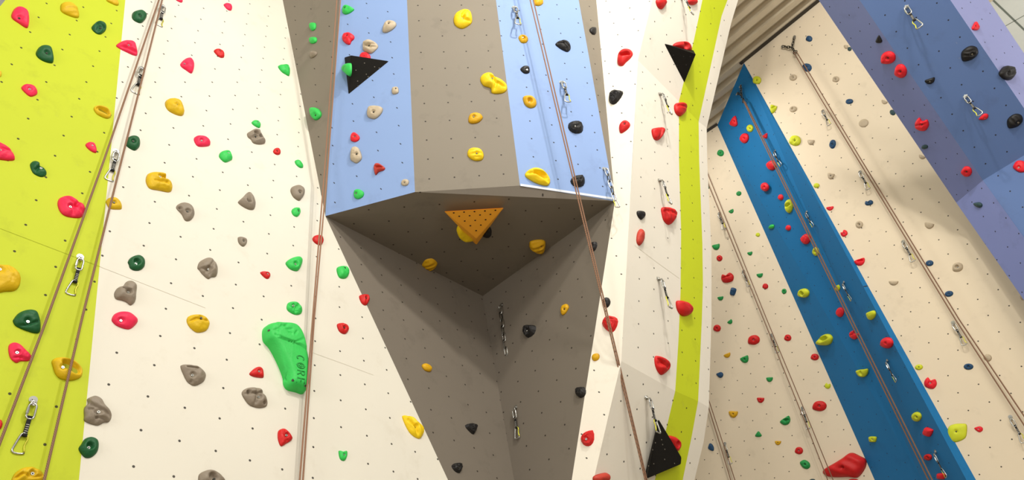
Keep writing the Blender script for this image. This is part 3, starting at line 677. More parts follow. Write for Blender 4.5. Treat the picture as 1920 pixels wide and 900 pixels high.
# holds farther away: wall colour style tile bolt | look | cx,cy,rx,ry,rot shape
FAR = '''
C1 mgreen plain J d | round green hold under the roof | 632,860,20,20,0 lump
C1 mgreen plain K d | green oval hold | 735,188,15,13,-20 oval
C1 mgreen plain K d | green drop hold | 693,288,15,13,-30 half
C1 lime plain K - | small pale lime hold | 842,420,13,12,0 lump
C1 mgreen plain K - | green wedge hold near the white rim | 607,487,22,20,-15 half
C1 mgreen plain K - | small green half-moon hold | 798,525,15,13,-15 half
C1 red plain K d | small round crimson hold | 626,552,17,17,0 oval
C1 red double K - | large heart-shaped red hold | 670,662,36,32,-10 bean
C1 blue facet K - | blue block hold | 702,740,17,23,15 block
C1 mgreen plain K - | green half-moon hold | 853,648,18,15,-10 half
C1 red dimple K - | small rough crimson hold | 884,710,17,17,0 lump
C1 mgreen plain K - | green bean hold near the white rim | 632,777,17,14,-10 half
C1 mgreen donut K d | green ring hold by the blue pillar | 990,738,14,15,0 oval
C1 dgreen plain K - | green sliver hold at the white rim | 566,153,5,9,0 oval
C1 red plain L d | rounded crimson hold near the white rim | 612,46,22,21,0 lump
C1 mgreen plain L - | small green hold above the crimson one | 686,10,15,14,-40 half
C1 red plain L s | large oval red hold | 818,112,36,29,-15 lump
C1 mgreen plain L d | green cup hold | 768,220,24,24,-25 half
C1 amber plain L - | mustard wedge hold | 670,198,20,15,-25 half
C1 blue plain L - | blue hooked hold | 627,308,20,20,10 tear
C1 mgreen plain L - | green rounded hold | 908,333,19,17,-5 half
C1 red plain L d | crimson triangular hold | 857,449,21,19,0 half
C1 amber plain L d | blocky mustard hold | 703,528,26,24,0 half
C1 mgreen hollow L d | large green crescent hold | 998,567,31,26,-35 half
C1 mgreen plain L - | small green kite hold | 845,642,20,17,0 tri
C1 amber plain L d | small mustard hold | 955,690,18,15,0 half
C1 red plain L s | round bright red hold | 1073,735,24,22,0 lump
C1 mgreen plain L d | green slanted hold near the bottom | 1108,812,32,24,35 lump
C1 blue plain L - | slim blue hold by the lower rope | 577,717,16,28,-25 tear
C1 red plain L d | round crimson hold between rope and pillar | 1010,100,21,20,0 lump
C1 red dimple L d | rough crimson hold at the pillar edge | 1162,208,24,20,0 lump
C1 red plain L s | oval bright red hold | 1188,484,42,31,-5 lump
C1 navy plain L - | dark hold at the bottom edge | 1150,902,16,9,0 oval
C1 red plain O - | dark red hold at the bottom edge | 240,905,32,12,0 oval
C1 lime plain O - | small lime hold by the pillar edge | 95,370,17,19,20 bean
Dd ored plain J d | orange-red pointed hold at the top | 707,682,22,32,10 tri
Dd ored plain J d | orange-red blocky hold | 765,778,24,31,15 lump
Dd lime plain J d | round lime hold near the chain | 797,722,18,22,0 oval
Dd ored plain J - | small orange-red hold beside the rope | 885,763,14,17,30 tri
Dd ored plain K - | large orange-red rounded hold | 917,30,28,30,30 lump
Dl ored plain K d | orange-red button hold | 880,152,21,26,-20 oval
Dd ored plain K - | small orange-red hold | 970,210,15,18,0 lump
Dd lime hollow K - | lime crescent hold | 1015,260,20,40,0 oval
Dd ored plain K - | little orange-red nub hold | 1013,382,15,17,0 lump
Dd ored dimple K - | knobbly orange-red hold | 1110,445,27,32,25 lump
Dd lime donut K s | round lime hold behind the rope | 1167,515,18,25,0 oval
Dl green plain K - | small bright green hold at the cream edge | 917,377,17,14,-30 tear
Dl lime donut K d | lime ring hold with dark pocket | 1097,750,32,28,-10 lump
Dl lime hollow O - | lime leaf hold with a slot | 72,117,46,38,-25 tear
Dd ored double O - | orange-red twin hold beside the rope | 240,85,26,26,40 bean
Dd lime plain N - | tall lime hold at the cream edge | 335,872,25,34,20 tear
Dd lime plain N - | small lime hold beside the rope | 152,720,13,19,15 oval
Dd ored plain N - | orange-red bumped hold | 163,857,22,30,10 lump
Dd ored plain O d | large round orange-red hold | 425,130,34,34,0 lump
Dl lime donut O - | lime slotted hold | 287,297,33,29,-10 half
Dd lime plain O d | round lime hold with three dots | 593,545,26,28,0 oval
Dd ored plain O - | orange-red cube hold | 657,632,25,25,20 block
Dd red plain O d | dark red button hold | 657,773,22,20,0 lump
Dd ored plain O - | orange-red hold at the bottom | 732,880,24,18,0 block
Dl lime plain O s | tiny lime block hold | 347,672,22,17,0 block
C2 lime plain J d | lime hold at the top pillar edge | 836,450,25,24,-10 lump
C2 lime hollow J - | tall lime hold at the pillar edge | 928,610,18,30,15 half
C2 lime dimple J d | broad lime hold with pocket | 1050,790,34,32,0 lump
C2 blue plain J - | round blue hold under the beam | 1130,217,19,18,0 lump
C2 blue facet J s | blue hold behind the rope | 1118,378,28,25,20 lump
C2 beige donut J d | beige button hold | 1040,435,21,18,-10 oval
C2 beige donut J - | beige ring hold | 1040,613,21,17,-10 oval
C2 beige plain J - | beige half-moon hold | 1140,798,20,19,0 half
C2 blue plain M s | shiny blue oval hold | 217,570,22,15,-10 oval
C2 blue facet M d | large dark blue hold | 122,810,19,28,15 lump
C2 beige donut M d | beige button hold near the purple face | 140,445,20,18,-10 lump
C2 beige flat M - | broad flat beige disc hold | 297,692,28,23,-20 oval
C2 beige plain M - | beige hold tucked beside the purple face | 413,573,18,13,20 half
C2 navy plain M - | dark hold tucked beside the purple face | 460,632,18,15,40 oval
C2 beige plain M - | small beige hold at the purple corner | 198,262,12,14,0 half
C2 navy plain M - | dark sliver hold at the purple corner | 218,275,12,12,40 oval
C2 beige plain M - | beige hold low on the purple corner | 625,882,20,13,20 half
C2 lime plain N - | small lime hold at the pillar edge | 32,143,17,14,-5 oval
C2 beige plain N d | squarish beige hold | 112,88,20,22,10 half
C2 blue plain N d | dark blue wedge hold | 327,240,24,17,-10 bean
C2 ored plain N s | small red wedge hold | 108,271,21,14,-10 half
C2 ored double N s | red hooked hold | 187,412,20,21,-35 bean
C2 beige donut N d | round beige hold | 272,362,21,21,0 oval
C2 beige plain N - | beige pad hold | 665,367,27,21,10 half
C2 ored hollow N - | red crescent hold | 275,572,31,24,-20 half
C2 blue plain N s | blue hold touching the ropes | 667,580,24,18,-10 lump
C2 beige donut N s | large pale ring hold | 825,602,32,28,-20 lump
C2 beige plain N - | long low beige hold | 465,690,27,16,0 half
C2 blue plain N d | dark blue oval hold beside the ropes | 777,752,25,17,-10 oval
C2 beige plain N - | beige hold at the picture edge | 1192,768,16,20,0 oval
C2 lime plain O d | small lime oval hold | 608,265,23,16,-5 oval
C2 ored double O s | red three-lobed hold | 672,355,36,36,20 bean
C2 blue donut O d | dark blue ring hold | 887,262,28,18,0 oval
C2 beige dimple O - | pale beige hold behind the ropes | 995,212,24,21,20 lump
C2 ored plain O s | red pointed hold | 943,613,25,20,10 tear
E1 black plain M - | black flame-shaped hold | 382,222,20,23,0 tri
E1 ored plain M d | large red hold, upper of the touching pair | 432,328,44,38,-20 lump
E1 ored plain M d | large red hold, lower of the touching pair | 503,403,36,42,-5 lump
E1 ored double M d | large notched red hold | 622,703,39,42,20 bean
E1 navy plain M - | small dark grey hold | 640,828,20,13,-10 lump
E1 ored plain N d | round red hold | 875,67,31,31,15 lump
E1b navy plain N - | dark teal hold | 937,252,26,19,15 tear
E2 black ridge M 670,458s | small black winged hold | 672,455,30,20,-20 half
E2 black ridge M 908,305s | large black winged hold | 893,302,56,40,-35 lump
E2 ored plain M 980,665s | small red hold under the quickdraw | 972,660,30,20,-25 tear
E2 black ridge M 1168,690s | black winged hold at the picture edge | 1148,682,52,38,-35 lump
E2b ored plain N 1170,42s | large red hold at the picture edge | 1178,35,42,36,10 lump
E3 ored plain M d | small red heart hold | 930,145,22,25,0 tri
E3 black ridge M d | black bracket hold | 1112,408,45,42,15 lump
'''
def pair(s): return tuple(float(v) for v in s.split(','))
for ln in DATA.strip().splitlines():
    f = [q.strip() for q in ln.split('|')]
    pl, col, style, tl, bo = f[0].split()
    poly = [px(tl, pair(q)) for q in f[2].split()]
    b = None
    if bo != '-': BK.append(bo[-1]); b = px(tl, pair(bo[:-1]))
    fe = []
    for w_ in (f[4].split() if len(f) > 4 else ()):
        k_, r_, p_ = w_.split(':'); fe.append((k_, [px(tl, pair(q)) for q in p_.split('>')], float(r_) / 3.0))
    hold(pl, col, style, f[1], poly, b, None, (f[3] or None) if len(f) > 3 else None, fe)
    BK.clear()
for ln in FAR.strip().splitlines():
    f = [q.strip() for q in ln.split('|')]
    pl, col, style, tl, bo = f[0].split()
    a, shp = f[2].split(); cx, cy, rx, ry, rot = pair(a)
    poly = [px(tl, q) for q in unit_poly(shp, cx, cy, rx, ry, rot)]
    b = None
    if bo != '-':
        BK.append(bo[-1]); b = px(tl, pair(bo[:-1])) if len(bo) > 1 else px(tl, (cx, cy))
    hold(pl, col, style, f[1], poly, b)
    BK.clear()
# big red scallop macro at the bottom of the cream wall
hold('C1', 'red', 'ridge', 'huge red scalloped hold', [(1510 + x / 7.5, 780 + y / 7.5) for x, y in
     ((235, 780), (270, 735), (400, 660), (520, 585), (600, 525), (670, 517), (760, 560), (850, 610), (848, 700), (815, 770), (770, 830), (710, 870), (600, 858), (430, 862), (310, 850), (250, 815))], (1510 + 525 / 7.5, 780 + 720 / 7.5), 0.5)
# giant green hold with raised lettering
cp = [(480 + x / 5.625, 590 + y / 5.625) for x, y in ((85, 200), (95, 130), (150, 92), (240, 92), (330, 98), (400, 125), (455, 185), (492, 260), (520, 370), (545, 500), (550, 640), (535, 790), (500, 820), (440, 800), (350, 775), (310, 720), (300, 640), (240, 490), (160, 340), (100, 270))]
big = None
def giant():
    pl = 'LW'; n = PL[pl][0]
    up = np.array([0, 0, 1.0]); up = up - n * (n @ up); up /= np.linalg.norm(up); ex = np.cross(up, n)
    Hh = 0.085
    P = [hit(pl, p, 0.3 * Hh) - n * 0.3 * Hh for p in cp]
    c = sum(P) / len(P)
    loc = [np.array([(p - c) @ ex, (p - c) @ up]) for p in P]
    def l2(x, y, k=0.92):
        q = hit(pl, (480 + x / 5.625, 590 + y / 5.625), k * Hh) - n * k * Hh - c; return np.array([q @ ex, q @ up])
    N, K = 96, 26
    out = catmull(loc, N); o2 = np.array(out); mid = l2(335, 325, 0.3)
    vs = []; fs = []
    gro = [[l2(*q) for q in g] for g in (((185, 160), (240, 150), (265, 110)), ((205, 205), (270, 250), (400, 300), (495, 262)), ((315, 165), (370, 160)), ((400, 215), (420, 185)), ((335, 195), (365, 210)), ((330, 100), (300, 125), (270, 130)))]
    for k in range(K + 1):
        t = 1 - (1 - k / K) ** 1.25
        for i in range(N):
            p = mid * (1 - t) + out[i] * t
            d = np.min(np.hypot(o2[:, 0] - p[0], o2[:, 1] - p[1])) if k < K else 0.0
            e = min(1.0, d / 0.05)
            h = Hh * (1 - (1 - e) ** 2.2) ** 0.55 * (0.9 + 0.1 * (1 - t)) + (0.012 * min(1, d / 0.03) if p[1] > l2(400, 300)[1] and p[0] > l2(230, 200)[0] else 0)
            for g in gro:
                for a, b in zip(g[:-1], g[1:]):
                    u = max(0, min(1, (p - a) @ (b - a) / ((b - a) @ (b - a)))); dd = np.linalg.norm(a + (b - a) * u - p)
                    h -= 0.009 * min(1, e * 2) * math.exp(-(dd / 0.006) ** 2)
            vs.append((p[0], p[1], max(h, 0)))
    for k in range(K):
        for i in range(N):
            a = k * N + i; b = k * N + (i + 1) % N; fs.append((a, a + N, b + N, b))
    me = bpy.data.meshes.new('climbing_hold'); me.from_pydata([tuple(map(float, v)) for v in vs], [], fs)
    me.materials.append(HM['green'])
    bm = bmesh.new(); bm.from_mesh(me); bmesh.ops.remove_doubles(bm, verts=bm.verts, dist=0.0004); bmesh.ops.recalc_face_normals(bm, faces=bm.faces); bm.to_mesh(me); bm.free()
    me.polygons.foreach_set('use_smooth', [True] * len(me.polygons))
    o = bpy.data.objects.new('climbing_hold', me); COL.objects.link(o)
    o.matrix_world = Matrix(((ex[0], up[0], n[0], c[0]), (ex[1], up[1], n[1], c[1]), (ex[2], up[2], n[2], c[2]), (0, 0, 0, 1)))
    # lettering C O R E, reading downwards, the O drawn as a target
    green2 = plain_mat('lettering_green', (36, 150, 64), 0.6)
    def top(xy):
        return Hh * 0.985
    parts = []
    a0, a1 = l2(465, 430), l2(478, 745)
    down = (a1 - a0) / np.linalg.norm(a1 - a0); acr = np.array([-down[1], down[0]])   # letter tops point along acr
    if acr[0] < 0: acr = -acr
    Lh = np.linalg.norm(l2(430, 480) - l2(505, 480)); adv = np.linalg.norm(a1 - a0) / 4
    def stroke(pts, w=0.0042, z=0.0):
        pts = [a0 + down * (x * adv) + acr * ((y - 0.5) * Lh) for x, y in pts]
        return tube_data([(p[0], p[1], HZ(p)) for p in pts], w, 6)
    def HZ(p):
        d = min((np.hypot(v[0] - p[0], v[1] - p[1]), v[2]) for v in vs); return d[1] + 0.0005
    arc = lambda x0, y0, rx, ry, s, e, m=14: [(x0 + rx * math.cos(math.radians(s + (e - s) * i / m)), y0 + ry * math.sin(math.radians(s + (e - s) * i / m))) for i in range(m + 1)]
    parts.append(('letter', [stroke(arc(.40, .5, .30, .46, 50, 310))]))
    parts.append(('letter', [stroke(arc(1.42, .5, .34, .48, 0, 360, 18)), stroke(arc(1.42, .5, .14, .2, 0, 360, 12), 0.003)] + [stroke([(1.42 + dx * .22, .5 + dy * .3), (1.42 + dx * .42, .5 + dy * .58)], 0.003) for dx, dy in ((1, 0), (-1, 0), (0, 1), (0, -1))]))
    parts.append(('letter', [stroke([(2.12, 0.02), (2.12, .98)]), stroke([(2.12, .98), (2.45, .96), (2.6, .84), (2.62, .7), (2.5, .55), (2.3, .5), (2.12, .5)]), stroke([(2.35, .5), (2.66, .02)])]))
    parts.append(('letter', [stroke([(3.1, 0.02), (3.1, .98)]), stroke([(3.1, .97), (3.62, .97)]), stroke([(3.1, .5), (3.5, .5)]), stroke([(3.1, .03), (3.64, .03)])]))
    for nm, ds in parts:
        mesh_obj(nm, *join(*ds), green2, o, True)
    for q in ((128, 180), (368, 712), (500, 765)):
        p = l2(*q, 0.5); b = bpy.data.objects.new('bolt', BOLT['d']); COL.objects.link(b); b.parent = o; b.location = (p[0], p[1], HZ(p) + 0.001)
    HOLDS.append(dict(o=o, fam='bright green', pl='LW', zone=None, look='giant bright green kidney-shaped hold lettered CORE', x=540, y=670))
giant()

# ------------------------------------------------------------------ volumes
def tag(o, label, cat, group=None):
    o['label'] = label; o['category'] = cat
    if group: o['group'] = group
def volume(label, base, top, mat, name='wooden_volume', screws=(), smat=STEEL, sname='screw', srad=0.006):
    nb = len(base); c = sum(base) / nb
    if len(top) == 1:
        V = list(base) + list(top); Fc = [(i, (i + 1) % nb, nb) for i in range(nb)] + [tuple(range(nb))[::-1]]
    else:
        V = list(base) + list(top); Fc = [(i, (i + 1) % nb, nb + (i + 1) % nb, nb + i) for i in range(nb)] + [tuple(range(nb, 2 * nb)), tuple(range(nb))[::-1]]
    o = mesh_obj(name, [v - c for v in V], Fc, mat); o.location = c
    bm = bmesh.new(); bm.from_mesh(o.data); bmesh.ops.recalc_face_normals(bm, faces=bm.faces)
    bmesh.ops.bevel(bm, geom=list(bm.edges), offset=0.004, segments=2, affect='EDGES'); bm.to_mesh(o.data); bm.free()
    tag(o, label, 'volume')
    if screws:
        a, b, d = screws[0]; nn = np.cross(b - a, d - a); nn /= np.linalg.norm(nn)
        if nn @ (EYEV - a) < 0: nn = -nn
        for uv in screws[1]:
            dd = ray(*uv); p = EYEV + dd * ((nn @ (a - EYEV)) / (nn @ dd))
            s = mesh_obj(sname, *disc_d((0, 0, 0), nn, srad, srad * 0.9, 0.0012, 10), smat, o); s.location = Vector(p + nn * 0.0002 - c)
    return o
def z1(x, y): return (620 + x / 6.43, 60 + y / 6.43)
b1 = [hit('BL', z1(165, 305)), hit('BL', z1(708, 352)), hit('BL', z1(215, 755))]; t1 = hit('BL', z1(245, 281), 0.13)
volume('black triangular wooden volume on the blue panel below a beige hold', b1, [t1], BLACKV, screws=((t1, b1[1], b1[2]), [z1(*q) for q in ((408, 375), (530, 420), (585, 435), (305, 460), (430, 510), (452, 540), (325, 592), (330, 655))]), smat=SCREW, srad=0.005)
def z2(x, y): return (820 + x / 8.18, 370 + y / 8.18)
b2 = [hit('BOT', z2(118, 226)), hit('BOT', z2(1003, 184)), hit('BOT', z2(600, 738))]; t2 = [hit('BOT', z2(105, 215), 0.09), hit('BOT', z2(1018, 160), 0.09), hit('BOT', z2(600, 632), 0.09)]
volume('orange triangular wooden volume under the grey overhang', b2, t2, ORANGEV, screws=(t2, [z2(*q) for q in ((252, 238), (410, 226), (570, 218), (730, 208), (890, 198), (336, 290), (495, 281), (655, 270), (814, 261), (420, 363), (580, 353), (740, 343), (507, 435), (667, 425), (595, 510))]), smat=HOLEM, sname='bolt_hole', srad=0.008)
def zj(x, y): return px('J', (x, y))
b3 = [hit('Bu', zj(316, 245)), hit('Bu', zj(482, 283)), hit('Bm', zj(414, 503))]; t3 = hit('Bu', zj(494, 305), 0.16)
volume('black triangular wooden volume high on the lime stripe border', b3, [t3], BLACKV, screws=((t3, b3[0], b3[2]), [zj(*q) for q in ((368, 310), (425, 318), (462, 318), (388, 368), (440, 365), (400, 420), (412, 455))]), smat=SOCKET)
def z4(x, y): return (1180 + x / 5.29, 730 + y / 5.29)
b4 = [hit('Bl', z4(285, 302)), hit('Bl', z4(508, 672)), hit('Bl', z4(502, 742)), hit('Bl', z4(155, 832))]; t4 = [hit('Bl', z4(292, 300), 0.06), hit('Bl', z4(517, 675), 0.11), hit('Bl', z4(511, 742), 0.11), hit('Bl', z4(177, 887), 0.08)]
volume('black kite-shaped wooden volume low on the lime stripe border', b4, t4, BLACKV, screws=((t4[0], t4[1], t4[3]), [z4(*q) for q in ((320, 500), (258, 530), (232, 600), (352, 595), (350, 695), (242, 738), (190, 760), (448, 735), (330, 548))]), smat=SCREW, srad=0.005)
# holds that sit on the volumes' flanks
def flank(p, q, r, name):
    pl3(name, p, q, r)
flank(b1[0], t1, b1[2], 'VL')
hold('VL', 'green', 'plain', 'bright green hold on the black volume flank', [px('D', q) for q in ((787, 390), (797, 365), (812, 356), (828, 357), (830, 400), (822, 428), (803, 416))], None, 0.5, 'vol')
hold('BOT', 'gold', 'plain', 'yellow round hold tucked under the orange volume', [px('H', q) for q in ((287, 402), (290, 375), (305, 362), (340, 385), (392, 432), (388, 456), (345, 462), (305, 440))], None, 0.5, 'vol')
hold('BOT', 'black', 'dimple', 'black hold tucked beside the orange volume', [px('H', q) for q in ((432, 428), (455, 395), (476, 375), (487, 400), (481, 430), (458, 440))], None, 0.5, 'vol')

# ------------------------------------------------------------------ labels for the holds
WP = dict(LU='upper grey side wall', BL='blue panel with the black volume', C='grey panel between the blue ones', BR='blue panel with the hanging chain', BOT='grey overhang underside', LL='grey recess face without quickdraws', RL='grey recess face with quickdraws', RU='thin grey strip',
          A='white face beside the recess', Bu='white wall by the stripe', Bm='white wall by the stripe', Bl='white wall by the stripe', C1='cream wall before the blue pillar', Dd='bright blue pillar', Dm='bright blue pillar', Dl='bright blue pillar', C2='cream wall past the blue pillar', E1='purple-blue face', E1b='purple-blue face', E2='slate blue face', E2b='slate blue face', E3='lilac face')
ORD = 'top second third fourth fifth sixth seventh eighth ninth tenth eleventh twelfth thirteenth fourteenth fifteenth sixteenth seventeenth eighteenth nineteenth twentieth'.split()
groups = {}
for h in HOLDS:
    w = 'lime wall' if h['zone'] == 'lime' else 'lime stripe' if h['zone'] == 'stripe' else 'vol' if h['zone'] == 'vol' else 'broad white wall' if h['pl'] == 'LW' else WP[h['pl']]
    h['w'] = w; groups.setdefault((h['fam'], w), []).append(h)
for (fam, w), hs in groups.items():
    hs.sort(key=lambda h: h['y'])
    for i, h in enumerate(hs):
        if w == 'vol': lab = h['look']
        else:
            lab = h['look'] + (' on ' + w if len(h['look'].split()) > 9 else ' on the ' + w)
            k = len(hs)
            if k > 1:
                s = {0: 'topmost ' + fam + ' one', k - 1: 'lowest ' + fam + ' one'}.get(i, ORD[i] + ' ' + fam + ' one down')
                if len((lab + ' ' + s).replace('-', ' ').split()) <= 16: lab += ', ' + s
        tag(h['o'], lab, 'climbing hold', fam + ' holds on the ' + w if w != 'vol' else None)
# ------------------------------------------------------------------ quickdraws, chains, anchors
def mesh_data(name, d, mat, smooth=True):
    me = bpy.data.meshes.new(name); me.from_pydata([tuple(v) for v in d[0]], [], d[1]); me.materials.append(mat)
    if smooth: me.polygons.foreach_set('use_smooth', [len(p.vertices) <= 4 for p in me.polygons])
    return me
def oval(w, h, cz, m=10, cx=0.0, cy=0.0, plane='xz'):
    pts = []
    for s in (1, -1):
        for i in range(m + 1):
            a = math.pi * i / m * 1.0
            x = w / 2 * math.cos(a) * s; z = s * (h / 2 - w / 2 + w / 2 * math.sin(a))
            pts.append((cx + x, cy, cz + z) if plane == 'xz' else (cx, cy + x, cz + z))
    return pts
def d_path():
    # bent-gate carabiner: top at z=0, basket at z=-.10
    return [(0.008, 0, 0.0), (-0.006, 0, 0.001), (-0.014, 0, -0.006), (-0.019, 0, -0.022), (-0.027, 0, -0.055), (-0.033, 0, -0.082), (-0.032, 0, -0.092), (-0.024, 0, -0.099), (-0.006, 0, -0.101), (0.010, 0, -0.099), (0.019, 0, -0.094)]
GATEP = [(0.010, 0, -0.004), (0.016, 0, -0.014), (0.019, 0, -0.026), (0.013, 0, -0.046), (0.012, 0, -0.064), (0.016, 0, -0.080), (0.018, 0, -0.092)]
HANG = join(disc_d((0, 0.0, 0.0), (0, 1, 0), 0.020, 0.020, 0.004, 18), box_d((0, 0.018, -0.020), (0.030, 0.034, 0.004), Matrix.Rotation(math.radians(-28), 3, 'X')), tube_data([(math.cos(a) * 0.011, 0.030, -0.030 + math.sin(a) * 0.011) for a in np.linspace(0, 2 * math.pi, 13)[:-1]], 0.004, 6, True))
MD = dict(
    hanger=mesh_data('hanger', HANG, STEEL, False), hanger_bolt=mesh_data('hanger_bolt', join(disc_d((0, 0.004, 0), (0, 1, 0), 0.012, 0.012, 0.003, 16), disc_d((0, 0.007, 0), (0, 1, 0), 0.009, 0.008, 0.007, 6)), STEEL, False),
    link=mesh_data('quick_link', join(tube_data(oval(0.034, 0.082, -0.074, cy=0.032), 0.0052, 8, True)), STEEL),
    sleeve=mesh_data('screw_sleeve', tube_data([(0.017, 0.032, -0.058), (0.017, 0.032, -0.090)], 0.0078, 8), STEEL, False),
    sling=mesh_data('sling', join(box_d((0, 0.032, -0.150), (0.018, 0.007, 0.094)), tube_data([(x, 0.032, -0.106) for x in (-0.010, 0.010)], 0.008, 8), tube_data([(x, 0.032, -0.197) for x in (-0.010, 0.010)], 0.009, 8)), WEB, False),
    stitch=mesh_data('bar_tack', join(*[box_d((0, 0.036, -0.145 - 0.011 * i), (0.014, 0.0012, 0.003)) for i in range(5)]), STITCH, False),
    carabiner=mesh_data('carabiner', tube_data([(x, y + 0.032, z - 0.190) for x, y, z in d_path()], 0.0055, 8), STEEL),
    gate=mesh_data('gate', tube_data([(x, y + 0.032, z - 0.190) for x, y, z in GATEP], 0.0042, 8), GATE),
    chain_a=mesh_data('chain_link', tube_data(oval(0.030, 0.058, 0.0), 0.0045, 7, True), STEEL),
    chain_b=mesh_data('chain_link_turned', tube_data(oval(0.030, 0.058, 0.0, plane='yz'), 0.0045, 7, True), DSTEEL),
    anchor_a=mesh_data('anchor_link', tube_data(oval(0.030, 0.052, 0.0), 0.0055, 6, True), DSTEEL),
    anchor_b=mesh_data('anchor_link_turned', tube_data(oval(0.030, 0.052, 0.0, plane='yz'), 0.0055, 6, True), DSTEEL),
)
def inst(name, me, parent):
    o = bpy.data.objects.new(name, me); COL.objects.link(o); o.parent = parent; return o
def frame_on(pl, uv):
    n, _ = PL[facet_of(pl, uv)]; p = hit(pl, uv); y = np.array([n[0], n[1], 0.0])
    if np.linalg.norm(y) < 0.2: y = np.array([0, -1.0, 0])
    y /= np.linalg.norm(y); z = np.array([0, 0, 1.0]); x = np.cross(y, z)
    return p, x, y, z
def hang_len(p, y, v, off=0.03):
    """length of plumb drop below p whose foot shows at picture row v"""
    for k in range(400):
        q = p + y * off - np.array([0, 0, 1.0]) * (0.05 + 0.002 * k) - EYEV
        c = ROT.T @ q
        if 450 - F * c[1] / -c[2] >= v: return 0.05 + 0.002 * k
    return 0.3
def frame_obj(name, p, x, y, z, s=1.0):
    e = bpy.data.objects.new(name, None); COL.objects.link(e); e.empty_display_size = 0.05
    e.matrix_world = Matrix(((x[0] * s, y[0] * s, z[0] * s, p[0]), (x[1] * s, y[1] * s, z[1] * s, p[1]), (x[2] * s, y[2] * s, z[2] * s, p[2]), (0, 0, 0, 1)))
    return e
QD = []
def quickdraw(pl, a, b, flip=1, w=None):
    p, x, y, z = frame_on(pl, a)
    L = hang_len(p, y, b[1]); s = max(0.6, min(1.35, L / 0.296))
    # plumb line, leaned slightly so that its foot falls where the photo shows it
    foot_ray = ray(*b); tgt = p - z * L + y * 0.03
    q = EYEV + foot_ray * (np.linalg.norm(tgt - EYEV) / np.linalg.norm(foot_ray))
    dz = -(q - (p + y * 0.03)); dz /= np.linalg.norm(dz)
    lean = dz - y * (dz @ y); lean /= np.linalg.norm(lean); zz = lean; xx = np.cross(y, zz)
    e = frame_obj('quickdraw', p, xx, y, zz, s)
    inst('hanger', MD['hanger'], e); inst('hanger_bolt', MD['hanger_bolt'], e)
    k = inst('quick_link', MD['link'], e); inst('sleeve', MD['sleeve'], k)
    sl = inst('sling', MD['sling'], e); inst('stitching', MD['stitch'], sl)
    c = inst('carabiner', MD['carabiner'], e); inst('gate', MD['gate'], c)
    if flip > 0:
        c.rotation_euler = (0, 0, math.pi); c.location = (0, 0.064, 0)
    QD.append(dict(o=e, w=w or ('broad white wall' if pl == 'LW' else WP[pl]), y=a[1])); return e
def ji(t, a, b): return px(t, a), px(t, b)
quickdraw('LW', (304, 12), (301, 47)); quickdraw('LW', (264, 128), (256, 175)); quickdraw('LW', (217, 284), (207, 338))
quickdraw('LW', (150, 482), (135, 553), w='lime wall'); quickdraw('LW', (62, 750), (36, 852), w='lime wall')
quickdraw('BR', *ji('G', (610, 45), (640, 142))); quickdraw('BR', *ji('G', (878, 465), (920, 578)))
quickdraw('RL', *ji('I', (622, 490), (640, 670)))
quickdraw('Bu', *ji('J', (412, -8), (455, 85)), -1); quickdraw('Bm', *ji('J', (290, 530), (338, 645)), -1)
quickdraw('Bm', *ji('K', (287, 115), (335, 250)), -1); quickdraw('Bm', *ji('K', (281, 668), (335, 838)), -1); quickdraw('Bl', *ji('L', (213, 435), (268, 640)), -1)
for a in (('K', (627, 300), (658, 390)), ('K', (762, 625), (797, 712)), ('L', (920, 85), (958, 185)), ('L', (1094, 495), (1132, 612)), ('L', (658, 695), (696, 812))):
    quickdraw('C1', *ji(*a))
for a in (('J', (940, 850), (972, 935)), ('K', (1118, 292), (1160, 380)), ('N', (188, 688), (235, 795)), ('O', (432, 228), (490, 352)), ('O', (703, 740), (768, 890))):
    quickdraw('Dd', *ji(*a), -1)
for a in (('M', (68, 625), (108, 702)), ('N', (278, 68), (328, 163)), ('N', (520, 460), (582, 570)), ('O', (800, 15), (872, 140)), ('O', (1123, 545), (1205, 690))):
    quickdraw('C2', *ji(*a))
quickdraw('E2', *ji('M', (538, 38), (605, 150)), -1); quickdraw('E2', *ji('M', (870, 540), (950, 648)), -1)
by = {}
for q in QD: by.setdefault(q['w'], []).append(q)
for w, qs in by.items():
    qs.sort(key=lambda q: q['y']); k = len(qs)
    for i, q in enumerate(qs):
        s = '' if k == 1 else ', topmost' if i == 0 else ', lowest' if i == k - 1 else ', ' + ORD[i] + ' one down'
        tag(q['o'], 'steel quickdraw with black sling on the ' + w + s, 'quickdraw', 'quickdraws on the ' + w)

def chain_draw(pl, a, b, label, n_links):
    p, x, y, z = frame_on(pl, a)
    L = hang_len(p, y, b[1])
    q = EYEV + ray(*b) * (np.linalg.norm(p - z * L + y * 0.03 - EYEV) / np.linalg.norm(ray(*b)))
    dz = -(q - (p + y * 0.03)); dz -= y * (dz @ y); dz /= np.linalg.norm(dz)
    e = frame_obj('chain_draw', p, np.cross(y, dz), y, dz)
    inst('hanger', MD['hanger'], e); inst('hanger_bolt', MD['hanger_bolt'], e)
    body = L - 0.03 - 0.085; st = body / n_links
    for i in range(n_links):
        k = inst('chain_link', MD['chain_a' if i % 2 == 0 else 'chain_b'], e); k.location = (0, 0.032, -0.03 - st * (i + 0.5)); sc_ = st / 0.048; k.scale = (min(1.1, sc_), min(1.1, sc_), sc_)
    c = inst('carabiner', MD['carabiner'], e); c.location = (0, 0, 0.190 - 0.03 - body - 0.0); s = 0.85; c.scale = (s, s, s); c.location = (0, 0.032 * (1 - s), -(0.03 + body) + 0.19 * s + 0.004)
    inst('gate', MD['gate'], c)
    tag(e, label, 'chain draw')
chain_draw('BR', (1133, 317), (1157, 389), 'steel chain with carabiner hanging at the blue panel corner', 5)
chain_draw('RL', (941, 572), (953, 682), 'dark steel chain with carabiner in the grey recess', 7)

